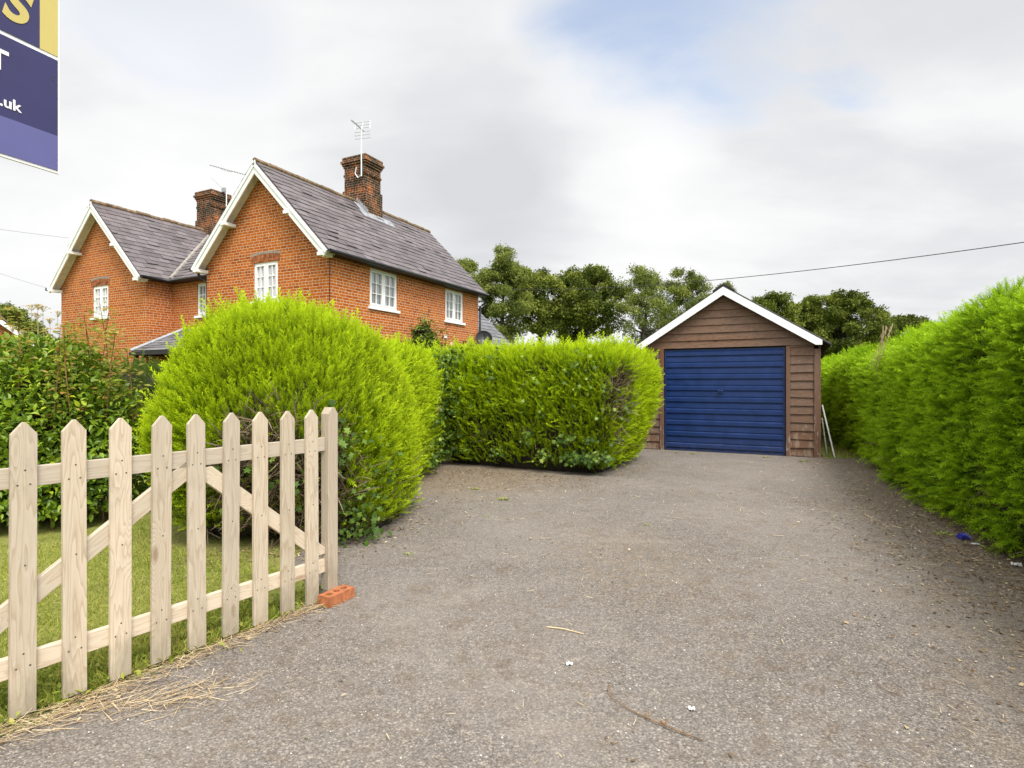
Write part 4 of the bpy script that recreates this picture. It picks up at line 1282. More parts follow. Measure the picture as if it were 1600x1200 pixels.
FROND = [frond(6, 0.24, 0.060, 0.15, 1), frond(7, 0.20, 0.055, 0.25, 2), frond(6, 0.28, 0.060, -0.1, 3), frond(7, 0.17, 0.060, 0.05, 4)]
FERN = [frond(7, 0.26, 0.055, 0.35, 5), frond(8, 0.21, 0.05, 0.25, 6), frond(7, 0.30, 0.055, 0.15, 7)]

def leaf_t(w_=0.45, fold=0.12, curl=0.15, n=2):
    """folded pointed leaf, unit length"""
    V = [(0, 0, 0), (-w_ * 0.42, 0.3, fold), (0, 0.32, 0), (w_ * 0.42, 0.3, fold), (-w_ * 0.40, 0.62, fold - curl * 0.3), (0, 0.65, -curl * 0.3), (w_ * 0.40, 0.62, fold - curl * 0.3), (0, 1.0, -curl)]
    T = [(0, 2, 1), (0, 3, 2), (1, 2, 5), (1, 5, 4), (2, 3, 6), (2, 6, 5), (4, 5, 7), (5, 6, 7)]
    return np.array(V), np.array(T)
LEAF = [leaf_t(0.5, 0.10, 0.12), leaf_t(0.42, 0.14, 0.25), leaf_t(0.56, 0.07, 0.05)]
def ivy_t():
    V = [(0, 0, 0), (-0.45, 0.05, 0.03), (-0.25, 0.35, 0.04), (-0.5, 0.62, 0), (-0.15, 0.65, 0.03), (0, 1.0, -0.05), (0.15, 0.65, 0.03), (0.5, 0.62, 0), (0.25, 0.35, 0.04), (0.45, 0.05, 0.03)]
    T = [(0, 2, 1), (2, 4, 3), (4, 6, 5), (6, 8, 7), (8, 0, 9), (0, 8, 2), (2, 8, 4), (4, 8, 6)]
    return np.array(V), np.array(T)
IVY = [ivy_t()]
def sprig(k, spread, lw, seed):
    """cluster of small leaves for trees, unit size"""
    r = random.Random(seed); V = []; T = []
    for i in range(k):
        c = np.array([r.uniform(-spread, spread), r.uniform(-spread, spread), r.uniform(-spread, spread)])
        d = unit(np.array([r.gauss(0, 1), r.gauss(0, 1), r.gauss(0, 0.8)])); s = unit(np.cross(d, np.array([r.gauss(0, 1), r.gauss(0, 1), r.gauss(0, 1)])))
        L = r.uniform(0.5, 0.9); b = len(V)
        V += [c, c + d * L * 0.5 + s * lw * L, c + d * L, c + d * L * 0.5 - s * lw * L]
        T += [(b, b + 1, b + 2), (b, b + 2, b + 3)]
    return np.array(V), np.array(T)
SPRIG = [sprig(6, 0.75, 0.28, i) for i in range(4)]
SPRIG_FINE = [sprig(7, 0.9, 0.18, 10 + i) for i in range(4)]
def blade_t(w_=0.07, bend=0.3):
    V = [(-w_ / 2, 0, 0), (w_ / 2, 0, 0), (-w_ * 0.4, 0.5, bend * 0.25), (w_ * 0.4, 0.5, bend * 0.25), (0, 1, bend)]
    return np.array(V), np.array([(0, 1, 3), (0, 3, 2), (2, 3, 4)])
BLADE = [blade_t(0.10, 0.3), blade_t(0.08, 0.6), blade_t(0.12, 0.1)]
STRAW = [blade_t(0.025, 0.08), blade_t(0.02, 0.16), blade_t(0.032, 0.02)]
FLAKE = [(np.array([(-0.3, 0, 0), (0.35, 0.1, 0.05), (0.2, 0.9, 0.0), (-0.25, 0.8, 0.1)]), np.array([(0, 1, 2), (0, 2, 3)])),
         (np.array([(-0.1, 0, 0), (0.12, 0.05, 0.03), (0.05, 1.2, 0.08)]), np.array([(0, 1, 2)]))]
TWIG = [blade_t(0.05, 0.2), blade_t(0.04, -0.15)]

# ---------------------------------------------------------------- hedge builder
def fbm(P, f=1.0, seed=0):
    """cheap smooth 3-d noise from summed sines, about -1..1"""
    r = np.random.default_rng(1000 + seed); out = np.zeros(len(P))
    for k in range(7):
        d = r.normal(0, 1, 3) * f * (1.0 + 0.45 * k); out += np.sin(P @ d + r.uniform(0, 6.28)) / (1 + 0.35 * k)
    return out / 3.2

def grid_tris(nu, nv, wrap=False):
    i, j = np.meshgrid(np.arange(nu if wrap else nu - 1), np.arange(nv - 1), indexing='ij')
    a = i * nv + j; b = ((i + 1) % nu) * nv + j
    return np.concatenate([np.stack([a, b, b + 1], -1).reshape(-1, 3), np.stack([a, b + 1, a + 1], -1).reshape(-1, 3)])

def blob(center, ax, ez, nexp, rz=0.0, flare=None, nu=96, nv=40, ncap=None):
    """rounded box standing on the ground: half sizes ax=(rx, ry), height ez"""
    th = np.linspace(0, 2 * np.pi, nu, endpoint=False); ph = np.linspace(0, np.pi / 2, nv)
    TH, PH = np.meshgrid(th, ph, indexing='ij')
    sp = lambda a, e: np.sign(a) * np.abs(a) ** (2.0 / e)
    ne = ncap or nexp
    cr = sp(np.cos(PH), ne); x = ax[0] * cr * sp(np.cos(TH), nexp); y = ax[1] * cr * sp(np.sin(TH), nexp); z = ez * sp(np.sin(PH), ne)
    if flare is not None:
        f = flare(z / ez); x = x * f; y = y * f
    c, s = math.cos(rz), math.sin(rz)
    V = np.stack([center[0] + c * x - s * y, center[1] + s * x + c * y, z], -1).reshape(-1, 3)
    return V, grid_tris(nu, nv, True)

def strip(path, halfw, height, nexp=4.0, nv=36, step=0.12):
    """long hedge: rounded section swept along a path, height may vary (function of arc length fraction)"""
    P = np.array(path, float); seg = np.linalg.norm(np.diff(P, axis=0), axis=1); L = np.concatenate([[0], np.cumsum(seg)])
    n = max(12, int(L[-1] / step)); s = np.linspace(0, L[-1], n)
    X = np.stack([np.interp(s, L, P[:, 0]), np.interp(s, L, P[:, 1])], -1)
    for _ in range(6):
        X[1:-1] = 0.25 * X[:-2] + 0.5 * X[1:-1] + 0.25 * X[2:]
    T = np.gradient(X, axis=0); T /= np.linalg.norm(T, axis=1, keepdims=True); Nn = np.stack([T[:, 1], -T[:, 0]], -1)
    a = np.linspace(0, np.pi, nv); sp = lambda q, e: np.sign(q) * np.abs(q) ** (2.0 / e)
    cx, cz = sp(np.cos(a), nexp), np.abs(sp(np.sin(a), nexp))
    endd = np.minimum(s, L[-1] - s); cap = np.clip(1 - (1 - np.clip(endd / halfw, 0, 1)) ** 3, 0.02, 1) ** 0.5
    H = np.array([height(q) for q in s / L[-1]]) if callable(height) else np.full(n, height)
    V = np.empty((n, nv, 3))
    V[..., 0] = X[:, None, 0] + Nn[:, None, 0] * halfw * cap[:, None] * cx[None]
    V[..., 1] = X[:, None, 1] + Nn[:, None, 1] * halfw * cap[:, None] * cx[None]
    V[..., 2] = H[:, None] * cz[None] * (0.55 + 0.45 * cap[:, None])
    return V.reshape(-1, 3), grid_tris(n, nv)

def vnormals(V, T):
    n = np.cross(V[T[:, 1]] - V[T[:, 0]], V[T[:, 2]] - V[T[:, 0]])
    N = np.zeros_like(V)
    for k in range(3): np.add.at(N, T[:, k], n)
    N = unit(N)
    c = V.mean(0); 
    return N

def hedge(name, label, cat, V, T, mat, count, size, up, out=0.8, jit=0.45, along=(0, 0, 0), seed=1, bump=0.10, bump_f=1.6, inset=0.13, templates=FROND, group=None, holes=(), lower=0.35, shell=0.10, zmin=0.06, twigs=0, base_pull=0.0, fine=0.03, columns=0.0, stray=0.05):
    r = np.random.default_rng(seed)
    N = vnormals(V, T)
    cen = V.mean(0); cen[2] *= 0.5
    # orient outward: compare with the section's own centre (nearest axis) by majority
    if np.sum(np.einsum('ij,ij->i', N, V - cen)) < 0: N = -N
    lump = fbm(V, bump_f, seed) * bump + fbm(V, bump_f * 3.1, seed + 5) * bump * 0.45 + fbm(V, bump_f * 7.0, seed + 6) * fine
    if columns: lump = lump + columns * fbm(V * np.array([1, 1, 0.22]), 2.4, seed + 7)
    Vd = V + N * lump[:, None]
    if base_pull:
        low = np.clip(1 - Vd[:, 2:3] / 0.7, 0, 1); Vd = Vd - N * np.array([1, 1, 0]) * low * base_pull
    Vd[:, 2] = np.maximum(Vd[:, 2], 0.0)
    thing = empty(name, (0, 0, 0)); tag(thing, label, cat, group)
    A, B, C = Vd[T[:, 0]], Vd[T[:, 1]], Vd[T[:, 2]]
    area = 0.5 * np.linalg.norm(np.cross(B - A, C - A), axis=1)
    mid = (A + B + C) / 3; fn = unit(N[T[:, 0]] + N[T[:, 1]] + N[T[:, 2]])
    tocam = unit(np.array([0, 0, CAMZ + 0.4]) - mid)
    facing = np.einsum('ij,ij->i', fn, tocam)
    wgt = area * np.where(facing > -0.25, 1.0, 0.22) * np.clip((mid[:, 2] - zmin * 0.3) / 0.1, 0.05, 1)
    # thinner growth low down, where the old wood shows
    dens = np.clip(lower + (1 - lower) * np.clip(mid[:, 2] / 0.75, 0, 1) + 0.35 * fbm(mid, 2.3, seed + 9), 0.08, 1.2)
    wgt = wgt * dens
    # nearer parts carry more, smaller sprays
    wgt = wgt / np.clip(mid[:, 1], 3.0, 30) ** 0.55
    idx = r.choice(len(T), count, p=wgt / wgt.sum())
    u_, v_ = r.random(count), r.random(count); k = u_ + v_ > 1; u_[k], v_[k] = 1 - u_[k], 1 - v_[k]
    P = A[idx] + (B - A)[idx] * u_[:, None] + (C - A)[idx] * v_[:, None]; n = fn[idx]
    keep = P[:, 2] > zmin
    for hc, hr in holes:
        keep &= ((np.linalg.norm((P - np.array(hc)) / np.array(hr), axis=1) + 0.3 * fbm(P, 9, 3)) > 1) | (r.random(len(P)) < 0.12)
    P, n = P[keep], n[keep]; m = len(P)
    depth = r.random(m) ** 1.6
    P = P - n * (depth * shell)[:, None] - n * 0.05
    nh = n.copy()
    D = n * out + np.array([0, 0, up]) + np.array(along) + r.normal(0, jit, (m, 3))
    S = size * r.uniform(0.6, 1.25, m) * np.clip(P[:, 1] / 6.0, 0.85, 1.6) ** 0.5
    if stray < 0.02: S = S * np.where(n[:, 2] > 0.5, 0.72, 1.0)
    tall = r.random(m) < stray
    S = np.where(tall, S * 1.7, S)
    D = np.where(tall[:, None], n * 0.5 + np.array([0, 0, up * 1.3]) + np.array(along) + r.normal(0, jit * 0.6, (m, 3)), D)
    patch = np.clip(0.5 + 0.5 * fbm(P, 1.7, seed + 20), 0, 1)
    v, t, c = stamp(templates, P, D, r.normal(0, 1, (m, 3)) + n * 0.7, S, patch, r)
    np_mesh('foliage', v, t, mat, thing, c)
    # woody core
    Vc = Vd - N * inset; Vc[:, 2] = np.maximum(Vc[:, 2], 0.0)
    np_mesh('branches', Vc, T, M['hedge_core'], thing, smooth=True)
    if twigs:
        near = area * 0.0
        for hc, hr in holes:
            near = np.maximum(near, area * (np.linalg.norm((mid - np.array(hc)) / np.array(hr), axis=1) < 1.25) * 4.0)
        near = np.maximum(near, area * (mid[:, 2] < 0.6) * 0.35)
        idx = r.choice(len(T), twigs, p=near / near.sum()); P = mid[idx] + r.normal(0, 0.03, (twigs, 3)); n = fn[idx]
        if len(P):
            D = n * 0.5 + np.array([0, 0, 0.5]) + r.normal(0, 0.6, (len(P), 3))
            v, t, c = stamp(TWIG, P - n * 0.10 + r.normal(0, 0.04, P.shape), D, n + r.normal(0, 0.5, P.shape), r.uniform(0.10, 0.30, len(P)), None, r)
            np_mesh('dead_twigs', v, t, M['twig'], thing, c)
    return thing, Vd, N, T

# round golden conifer behind the gate
V, T = blob((-2.20, 5.65), (1.07, 1.22), 2.06, 2.9, 0.0, flare=lambda h: 0.82 + 0.26 * np.clip(h, 0, .45) / .45 - 0.10 * np.clip(h - .45, 0, .5) * 2, nu=150, nv=60)
low_ = np.clip(1 - V[:, 2] / 0.95, 0, 1); V[:, 0] += 0.30 * low_ * (V[:, 0] > -2.6); V[:, 1] += 0.10 * low_
hb, hbV, hbN, hbT = hedge('golden_conifer_bush', 'big rounded lime-gold conifer bush right behind the picket gate', 'bush', V, T, M['gold_frond'], 24000, 0.180, 0.85, 0.70, 0.34, shell=0.17, fine=0.05,
      seed=11, bump=0.10, lower=0.30, templates=FROND, twigs=2600, holes=[((-1.85, 4.45, 0.55), (0.52, 0.6, 0.52))], base_pull=0.06)
# hedge running back from it, then the clipped block that turns along the drive
V, T = strip([(-1.95, 6.6), (-1.86, 8.2), (-1.82, 10.4)], 0.62, 1.88, 5)
hs_, hsV, hsN, hsT = hedge('golden_conifer_hedge', 'short lime conifer hedge running back from the round bush to the dark corner', 'hedge', V, T, M['gold_frond_block'], 10000, 0.155, 0.55, 0.8, 0.4, seed=12, bump=0.05, lower=0.2, group='clipped conifer hedges')
NB = Vector((1.22, 8.22, 0)); bl_c = NB + Matrix.Rotation(R(YAW), 3, 'Z') @ Vector((-1.42, 1.35, 0))
V, T = blob((bl_c.x, bl_c.y), (1.80, 1.38), 1.90, 9.0, R(YAW), flare=lambda h: 0.90 + 0.15 * np.clip(h, 0, 1), nu=180, nv=60)
hk, hkV, hkN, hkT = hedge('clipped_conifer_block', 'square-cut lime conifer hedge block with a bare brown patch at its corner beside the garage', 'hedge', V, T, M['gold_frond_block'], 25000, 0.170, 0.70, 0.72, 0.36, shell=0.17, fine=0.05,
      seed=13, bump=0.05, lower=0.25, group='clipped conifer hedges', twigs=1500, holes=[((1.66, 8.30, 1.08), (0.24, 0.5, 0.50))], base_pull=0.15)
# tall hedge on the right
HP = [(3.35, 0.6), (4.0, 2.6), (4.68, 4.4), (5.22, 5.85), (5.92, 7.4), (6.52, 8.7), (7.36, 10.5), (8.60, 13.7), (10.6, 18.6)]
V, T = strip(HP, 0.74, lambda q: 2.23 - 0.17 * min(1, max(0, (q - 0.30) / 0.12)) + 0.05 * math.sin(q * 31), 4.5, 56, 0.08)
hr_, hrV, hrN, hrT = hedge('tall_conifer_hedge', 'long tall green conifer hedge lining the right side of the drive', 'hedge', V, T, M['green_frond'], 48000, 0.225, 0.0, 0.70, 0.22, along=(-0.10, -0.42, 0), shell=0.19, fine=0.045, columns=0.08, stray=0.003,
      seed=14, bump=0.05, bump_f=1.3, lower=0.55, templates=FERN, group='clipped conifer hedges', twigs=1200, inset=0.14)
# darker hedge further back on the lawn, between the two shrubs
V, T = strip([(-8.6, 9.6), (-6.0, 9.0), (-3.0, 9.3)], 0.55, 1.62, 4)
hedge('dark_garden_hedge', 'low dark green hedge across the lawn between the leafy shrub and the round bush', 'hedge', V, T, M['dark_frond'], 6500, 0.15, 0.5, 0.8, 0.5, seed=15, bump=0.09)

# ---------------------------------------------------------------- broad-leaved shrub behind the gate
def leafy(name, label, cat, c, ax, h, n, size, mat, seed, templates=LEAF, up=0.2, jit=0.6, bump=0.16, nexp=2.4, core=True, shell=0.35, tilt_up=0.6, zmin=0.1, f=2.2, flare=None):
    r = np.random.default_rng(seed)
    V, T = blob(c, ax, h, nexp, nu=72, nv=30, flare=flare)
    N = vnormals(V, T); cen = V.mean(0)
    if np.sum(np.einsum('ij,ij->i', N, V - cen)) < 0: N = -N
    Vd = V + N * (fbm(V, f, seed) * bump)[:, None]
    A, B, C = Vd[T[:, 0]], Vd[T[:, 1]], Vd[T[:, 2]]
    area = 0.5 * np.linalg.norm(np.cross(B - A, C - A), axis=1); fn = unit(N[T].sum(1)); mid = (A + B + C) / 3
    facing = np.einsum('ij,ij->i', fn, unit(np.array([0, 0, 2.0]) - mid))
    w_ = area * np.where(facing > -0.25, 1, 0.3)
    idx = r.choice(len(T), n, p=w_ / w_.sum()); u_, v_ = r.random(n), r.random(n); k = u_ + v_ > 1; u_[k], v_[k] = 1 - u_[k], 1 - v_[k]
    P = A[idx] + (B - A)[idx] * u_[:, None] + (C - A)[idx] * v_[:, None]; nn_ = fn[idx]
    keep = P[:, 2] > zmin; P, nn_ = P[keep], nn_[keep]; m = len(P)
    P = P - nn_ * (r.random(m) ** 1.3 * shell)[:, None]
    D = nn_ * 0.7 + np.array([0, 0, up]) + r.normal(0, jit, (m, 3)); D[:, 2] -= 0.25
    Nf = np.array([0, 0, tilt_up]) + nn_ * 0.7 + r.normal(0, 0.3, (m, 3))
    v, t, c_ = stamp(templates, P, D, Nf, size * r.uniform(0.6, 1.2, m), np.clip(0.5 + 0.5 * fbm(P, 2.5, seed), 0, 1), r)
    th = empty(name, (0, 0, 0)); tag(th, label, cat)
    np_mesh('foliage', v, t, mat, th, c_)
    if core:
        Vc = Vd - N * (shell + 0.06); Vc[:, 2] = np.maximum(Vc[:, 2], 0.02)
        np_mesh('branches', Vc, T, M['hedge_core'], th, smooth=True)
    return th
leafy('evergreen_shrub', 'dense dark glossy broad-leaved shrub behind the left end of the gate', 'shrub', (-5.02, 5.85), (1.34, 1.05), 1.84, 17000, 0.080, M['laurel'], 31, jit=0.45, bump=0.10, nexp=2.0,
      flare=lambda h: 0.80 + 0.24 * np.clip(h, 0, .5) * 2)
leafy('evergreen_shrub', 'dark glossy shrub further along the garden edge, half out of frame at left', 'shrub', (-7.6, 6.4), (1.4, 1.2), 1.6, 4500, 0.11, M['laurel'], 32)

def shoots(name, label, cat, stems, leaf_n, size, mat, seed, stem_mat, spread=0.12, heads=None):
    r = random.Random(seed); rn = np.random.default_rng(seed)
    th = empty(name, (0, 0, 0)); tag(th, label, cat)
    mb = MB(); P, D = [], []
    for (x, y, h, lean) in stems:
        pts = []
        for i in range(6):
            f = i / 5; pts.append(Vector((x + lean * f * f + r.uniform(-.02, .02), y + r.uniform(-.02, .02), h * f)))
        mb.tube(pts, [0.009, 0.008, 0.007, 0.006, 0.005, 0.003], 5)
        for k in range(leaf_n):
            f = r.uniform(0.5, 1.0); i = min(4, int(f * 5)); p = pts[i].lerp(pts[i + 1], f * 5 - i)
            a = r.uniform(0, 6.28); q_ = r.random() * spread; P.append(p + Vector((math.cos(a) * q_, math.sin(a) * q_, r.uniform(-.04, .06)))); D.append((math.cos(a), math.sin(a), r.uniform(-0.2, 0.6)))
    mb.build('stem', stem_mat, th, smooth=True)
    P, D = np.array(P), np.array(D)
    v, t, c = stamp(LEAF, P, D, np.array([0, 0, 1.0]) + rn.normal(0, .3, P.shape), size * rn.uniform(.5, 1.2, len(P)), None, rn)
    np_mesh('foliage', v, t, mat, th, c)
    return th, [pts]
M['red_stem'] = m_plain('reddish_stem', (0.22, 0.11, 0.04), 0.7, 0.3, 10)
M['dry_stem'] = m_plain('dry_stem', (0.30, 0.24, 0.14), 0.9, 0.3, 10)
r_ = random.Random(5)
st = [(px(x, 560, 5.9).x, 5.9 + r_.uniform(-0.5, 0.5), CAMZ + (598 - t) / FPX * 5.9, r_.uniform(-0.15, 0.15)) for x, t in ((10, 520), (38, 528), (62, 505), (93, 492), (112, 480), (130, 466), (150, 492), (158, 512), (171, 518), (186, 520), (100, 500), (120, 512), (205, 545), (140, 520))]
shoots('sapling_shoots', 'tall thin reddish shoots with yellowing leaves rising out of the dark leafy shrub', 'plant', st, 115, 0.075, M['yellow_leaf'], 41, M['red_stem'])
# dry umbel seed heads
th = empty('dried_seed_heads', (0, 0, 0)); tag(th, 'pale dried umbrella-shaped seed heads on thin stalks above the leafy shrub', 'plant')
mb = MB(); hd = MB(); r_ = random.Random(8)
for x, y in ((49, 479), (59, 478), (67, 481), (90, 489), (78, 500), (20, 512), (35, 520), (58, 492)):
    q = px(x, y, 6.6)
    mb.tube([(q.x + 0.06, 6.6, 0), (q.x + 0.03, 6.6, q.z * 0.6), (q.x, 6.6, q.z - 0.05)], [0.006, 0.005, 0.003], 4)
    for k in range(26):
        a, b = r_.uniform(0, 6.28), r_.uniform(0, 0.065)
        e = Vector((q.x + math.cos(a) * b, 6.6 + math.sin(a) * b, q.z + 0.02 - b * b * 5))
        hd.tube([(q.x, 6.6, q.z - 0.05), e], 0.0016, 3)
        hd.box(e, (0.011, 0.011, 0.008))
mb.build('stem', M['dry_stem'], th); hd.build('seed_head', M['straw'] if False else m_plain('dry_umbel', (0.52, 0.44, 0.26), 0.9, 0.3, 20), th)

# pointed shrub against the house wall and rose at the back corner
leafy('pointed_shrub', 'pointed dark shrub growing against the brick side wall under the windows', 'shrub', (-2.50, 16.2), (0.78, 0.6), 3.2, 4200, 0.13, M['shrub_leaf'], 33, templates=SPRIG, nexp=1.6, shell=0.3)
st = [(-2.52 + dx, 16.1 + dy, h, 0.05) for dx, dy, h in ((0, 0, 3.42), (0.28, 0.1, 3.15), (-0.3, 0, 3.0), (-0.12, 0.1, 3.25), (0.5, 0.05, 2.95), (0.12, -.1, 3.1))]
shoots('shrub_shoots', 'upright young leafy spikes of the pointed shrub by the brick wall', 'plant', st, 150, 0.11, M['shrub_leaf'], 42, M['bark'])
leafy('rose_bush', 'small dark rose bush with pale flowers at the far corner of the brick wall', 'shrub', (-1.62, 18.6), (0.6, 0.45), 2.72, 1200, 0.12, M['oak'], 34, templates=SPRIG, nexp=2.0, shell=0.25)
rb = bpy.data.objects['rose_bush']
rn = np.random.default_rng(3)
P = np.array([(-1.9, 18.1, 2.62), (-1.5, 18.1, 2.5), (-1.42, 18.15, 2.72), (-1.7, 18.05, 2.4), (-1.3, 18.2, 2.55)])
for q in P:
    q = np.repeat(q[None], 9, 0) + rn.normal(0, 0.02, (9, 3))
    v, t, c = stamp(LEAF, q, rn.normal(0, 1, (9, 3)), rn.normal(0, 1, (9, 3)), np.full(9, 0.09), None, rn)
    np_mesh('flower', v, t, M['petal'], rb, c)
# single pale rose in the dark corner of the hedge
th = empty('rose_bloom', (0, 0, 0)); tag(th, 'single pale pink rose bloom poking out of the dark hedge corner', 'flower')
c0 = np.array([-1.17, 9.0, 0.97]); P = np.repeat(c0[None], 26, 0) + rn.normal(0, 0.012, (26, 3))
v, t, c = stamp(LEAF, P, rn.normal(0, 1, (26, 3)) + np.array([0.3, -0.6, 0.5]), rn.normal(0, 1, (26, 3)), np.full(26, 0.055), None, rn)
np_mesh('petals', v, t, M['petal'], th, c)
mb = MB(); mb.tube([(-1.45, 9.2, 0.6), (-1.3, 9.05, 0.85), tuple(c0)], 0.005, 5); mb.build('stem', M['red_stem'], th)

# ---------------------------------------------------------------- ivy on the hedges
def ivy(label, V, N, T, spots, n, seed, size=0.055):
    r = np.random.default_rng(seed); mid = V[T].mean(1); fn = unit(N[T].sum(1))
    P, Q = [], []
    for (c, rad, k) in spots:
        d = np.linalg.norm(mid - np.array(c), axis=1); w_ = np.exp(-(d / rad) ** 2)
        idx = r.choice(len(T), k, p=w_ / w_.sum()); P.append(mid[idx] + r.normal(0, 0.05, (k, 3))); Q.append(fn[idx])
    P, Q = np.concatenate(P), np.concatenate(Q); keep = P[:, 2] > 0.03; P, Q = P[keep], Q[keep]
    m = len(P); P = P + Q * (r.random(m) * 0.10 + 0.0)[:, None]
    D = Q * 0.35 + np.array([0, 0, -0.5]) + r.normal(0, 0.5, (m, 3))
    v, t, c = stamp(IVY, P, D, Q + np.array([0, 0, 0.5]) + r.normal(0, 0.25, (m, 3)), size * r.uniform(0.5, 1.25, m), None, r)
    o = np_mesh('ivy', v, t, M['ivy'], None, c)
    return tag(o, label, 'ivy', 'ivy growing through the hedges')
ivy('ivy climbing through the lower right of the round golden bush', hbV, hbN, hbT, [((-1.25, 4.75, 0.12), 0.2, 130), ((-1.1, 4.95, 0.6), 0.2, 45), ((-1.4, 4.6, 0.85), 0.12, 40), ((-1.3, 4.65, 1.0), .08, 20), ((-1.9, 4.45, 0.6), 0.3, 60)], 0, 51, 0.055)
ivy('ivy covering the dark corner and left side of the clipped hedge block', hkV, hkN, hkT, [((-1.1, 9.4, 0.4), 0.5, 900), ((-1.1, 9.4, 1.2), 0.4, 420), ((-0.95, 9.3, 1.7), 0.35, 380), ((0.1, 8.8, 0.15), 0.4, 130), ((0.75, 8.5, 0.25), 0.3, 130), ((1.05, 8.4, 0.05), 0.2, 220), ((-0.2, 8.9, 1.7), 0.3, 60), ((0.9, 8.4, 1.5), 0.4, 30), ((1.6, 8.9, 0.6), 0.4, 60), ((0.4, 8.6, 0.9), 0.5, 50)], 0, 52, 0.062)
ivy('ivy at the foot of the short hedge behind the round bush', hsV, hsN, hsT, [((-1.25, 9.2, 0.5), 0.45, 420), ((-1.25, 8.6, 0.2), 0.5, 240)], 0, 53, 0.06)

# bare bramble trailing over the right-hand hedge
mb = MB(); r_ = random.Random(3)
for k in range(7):
    a = Vector((5.55 + r_.uniform(-.1, .25), 8.3 + r_.uniform(-.3, .5), 2.25)); pts = [a]
    d = Vector((-0.28, -0.15, -0.62 + r_.uniform(-.1, .1))) * r_.uniform(0.6, 1.2)
    for i in range(1, 6):
        pts.append(a + d * i / 5 + Vector((r_.uniform(-.05, .02), r_.uniform(-.06, .06), r_.uniform(-.03, .03))))
    mb.tube(pts, [0.007, 0.006, 0.006, 0.005, 0.004, 0.002], 4)
o = mb.build('bramble_stems', m_plain('bramble_bark', (0.24, 0.17, 0.10), 0.9, 0.3, 10)); tag(o, 'dry brown bramble stems trailing over the top of the tall right-hand hedge', 'plant')

# ---------------------------------------------------------------- background trees
def tree(name, label, x, Y, H, cr, base, mat, seed, leaf=0.16, clumps=60, per=110, templates=SPRIG, gap=0.0, tall=1.0, cl=0.75):
    r = np.random.default_rng(seed); rr = random.Random(seed)
    th = empty(name, (x, Y, 0)); tag(th, label, 'tree', 'trees behind the garage and house')
    clumps = int(clumps * 1.7); per = int(per * 0.62); cl *= 0.66
    mb = MB(); hb_ = base
    lean = rr.uniform(-0.3, 0.3)
    tp = [Vector((lean * f * f * 1.5 + rr.uniform(-.08, .08) * f, rr.uniform(-.1, .1) * f, H * 0.82 * f)) for f in (0, .2, .4, .6, .8, 1.0)]
    tr0 = 0.028 * H
    mb.tube(tp, [tr0 * 1.25, tr0, tr0 * .8, tr0 * .55, tr0 * .32, tr0 * .12], 9)
    C = []; Rr = []
    for k in range(clumps):
        a = rr.uniform(0, 6.283); zf = rr.random() ** 0.85
        prof = (math.sin(math.pi * (0.06 + 0.84 * zf)) ** 0.75)
        rad = cr * 1.06 * prof * (rr.random() ** 0.40)
        z = hb_ + (H - hb_ - 0.5) * zf
        C.append((math.cos(a) * rad + lean * zf, math.sin(a) * rad, z + rr.uniform(-.3, .3))); Rr.append(cl * rr.uniform(0.6, 1.25) * (0.55 + 0.45 * prof))
    C = np.array(C); Rr = np.array(Rr)
    for k in range(0, clumps, 2):
        c = Vector(C[k]); f = min(0.95, max(0.12, (c.z - 0.35 * cr * rr.uniform(.4, 1)) / (H * 0.82)))
        i = min(4, int(f * 5)); s = tp[i].lerp(tp[i + 1], f * 5 - i)
        m_ = s.lerp(c, 0.5) + Vector((rr.uniform(-.25, .25), rr.uniform(-.25, .25), -0.1))
        b0 = tr0 * 0.42 * (1.1 - f)
        mb.tube([s, m_, c], [b0 + 0.02, b0 * .7 + 0.014, 0.012], 5)
    mb.build('trunk', M['bark'], th, smooth=True)
    n = per * clumps; ci = np.repeat(np.arange(clumps), per)
    d = unit(r.normal(0, 1, (n, 3))); rad = r.random(n) ** 0.38
    P = C[ci] + d * (rad * Rr[ci])[:, None] * np.array([1.15, 1.15, 0.78])
    D = d + r.normal(0, .6, (n, 3)) + np.array([0, 0, 0.2])
    v, t, c = stamp(templates, P, D, r.normal(0, 1, (n, 3)) + np.array([0, 0, 1.2]), leaf * 1.25 * r.uniform(.7, 1.3, n), r.random(clumps)[ci], r)
    np_mesh('crown', v, t, mat, th, c)
    return th
def at(xp, top, Y):  # pixel column, crown top -> world x and height
    return (xp - 800) / FPX * Y, CAMZ + (598 - top) / FPX * Y
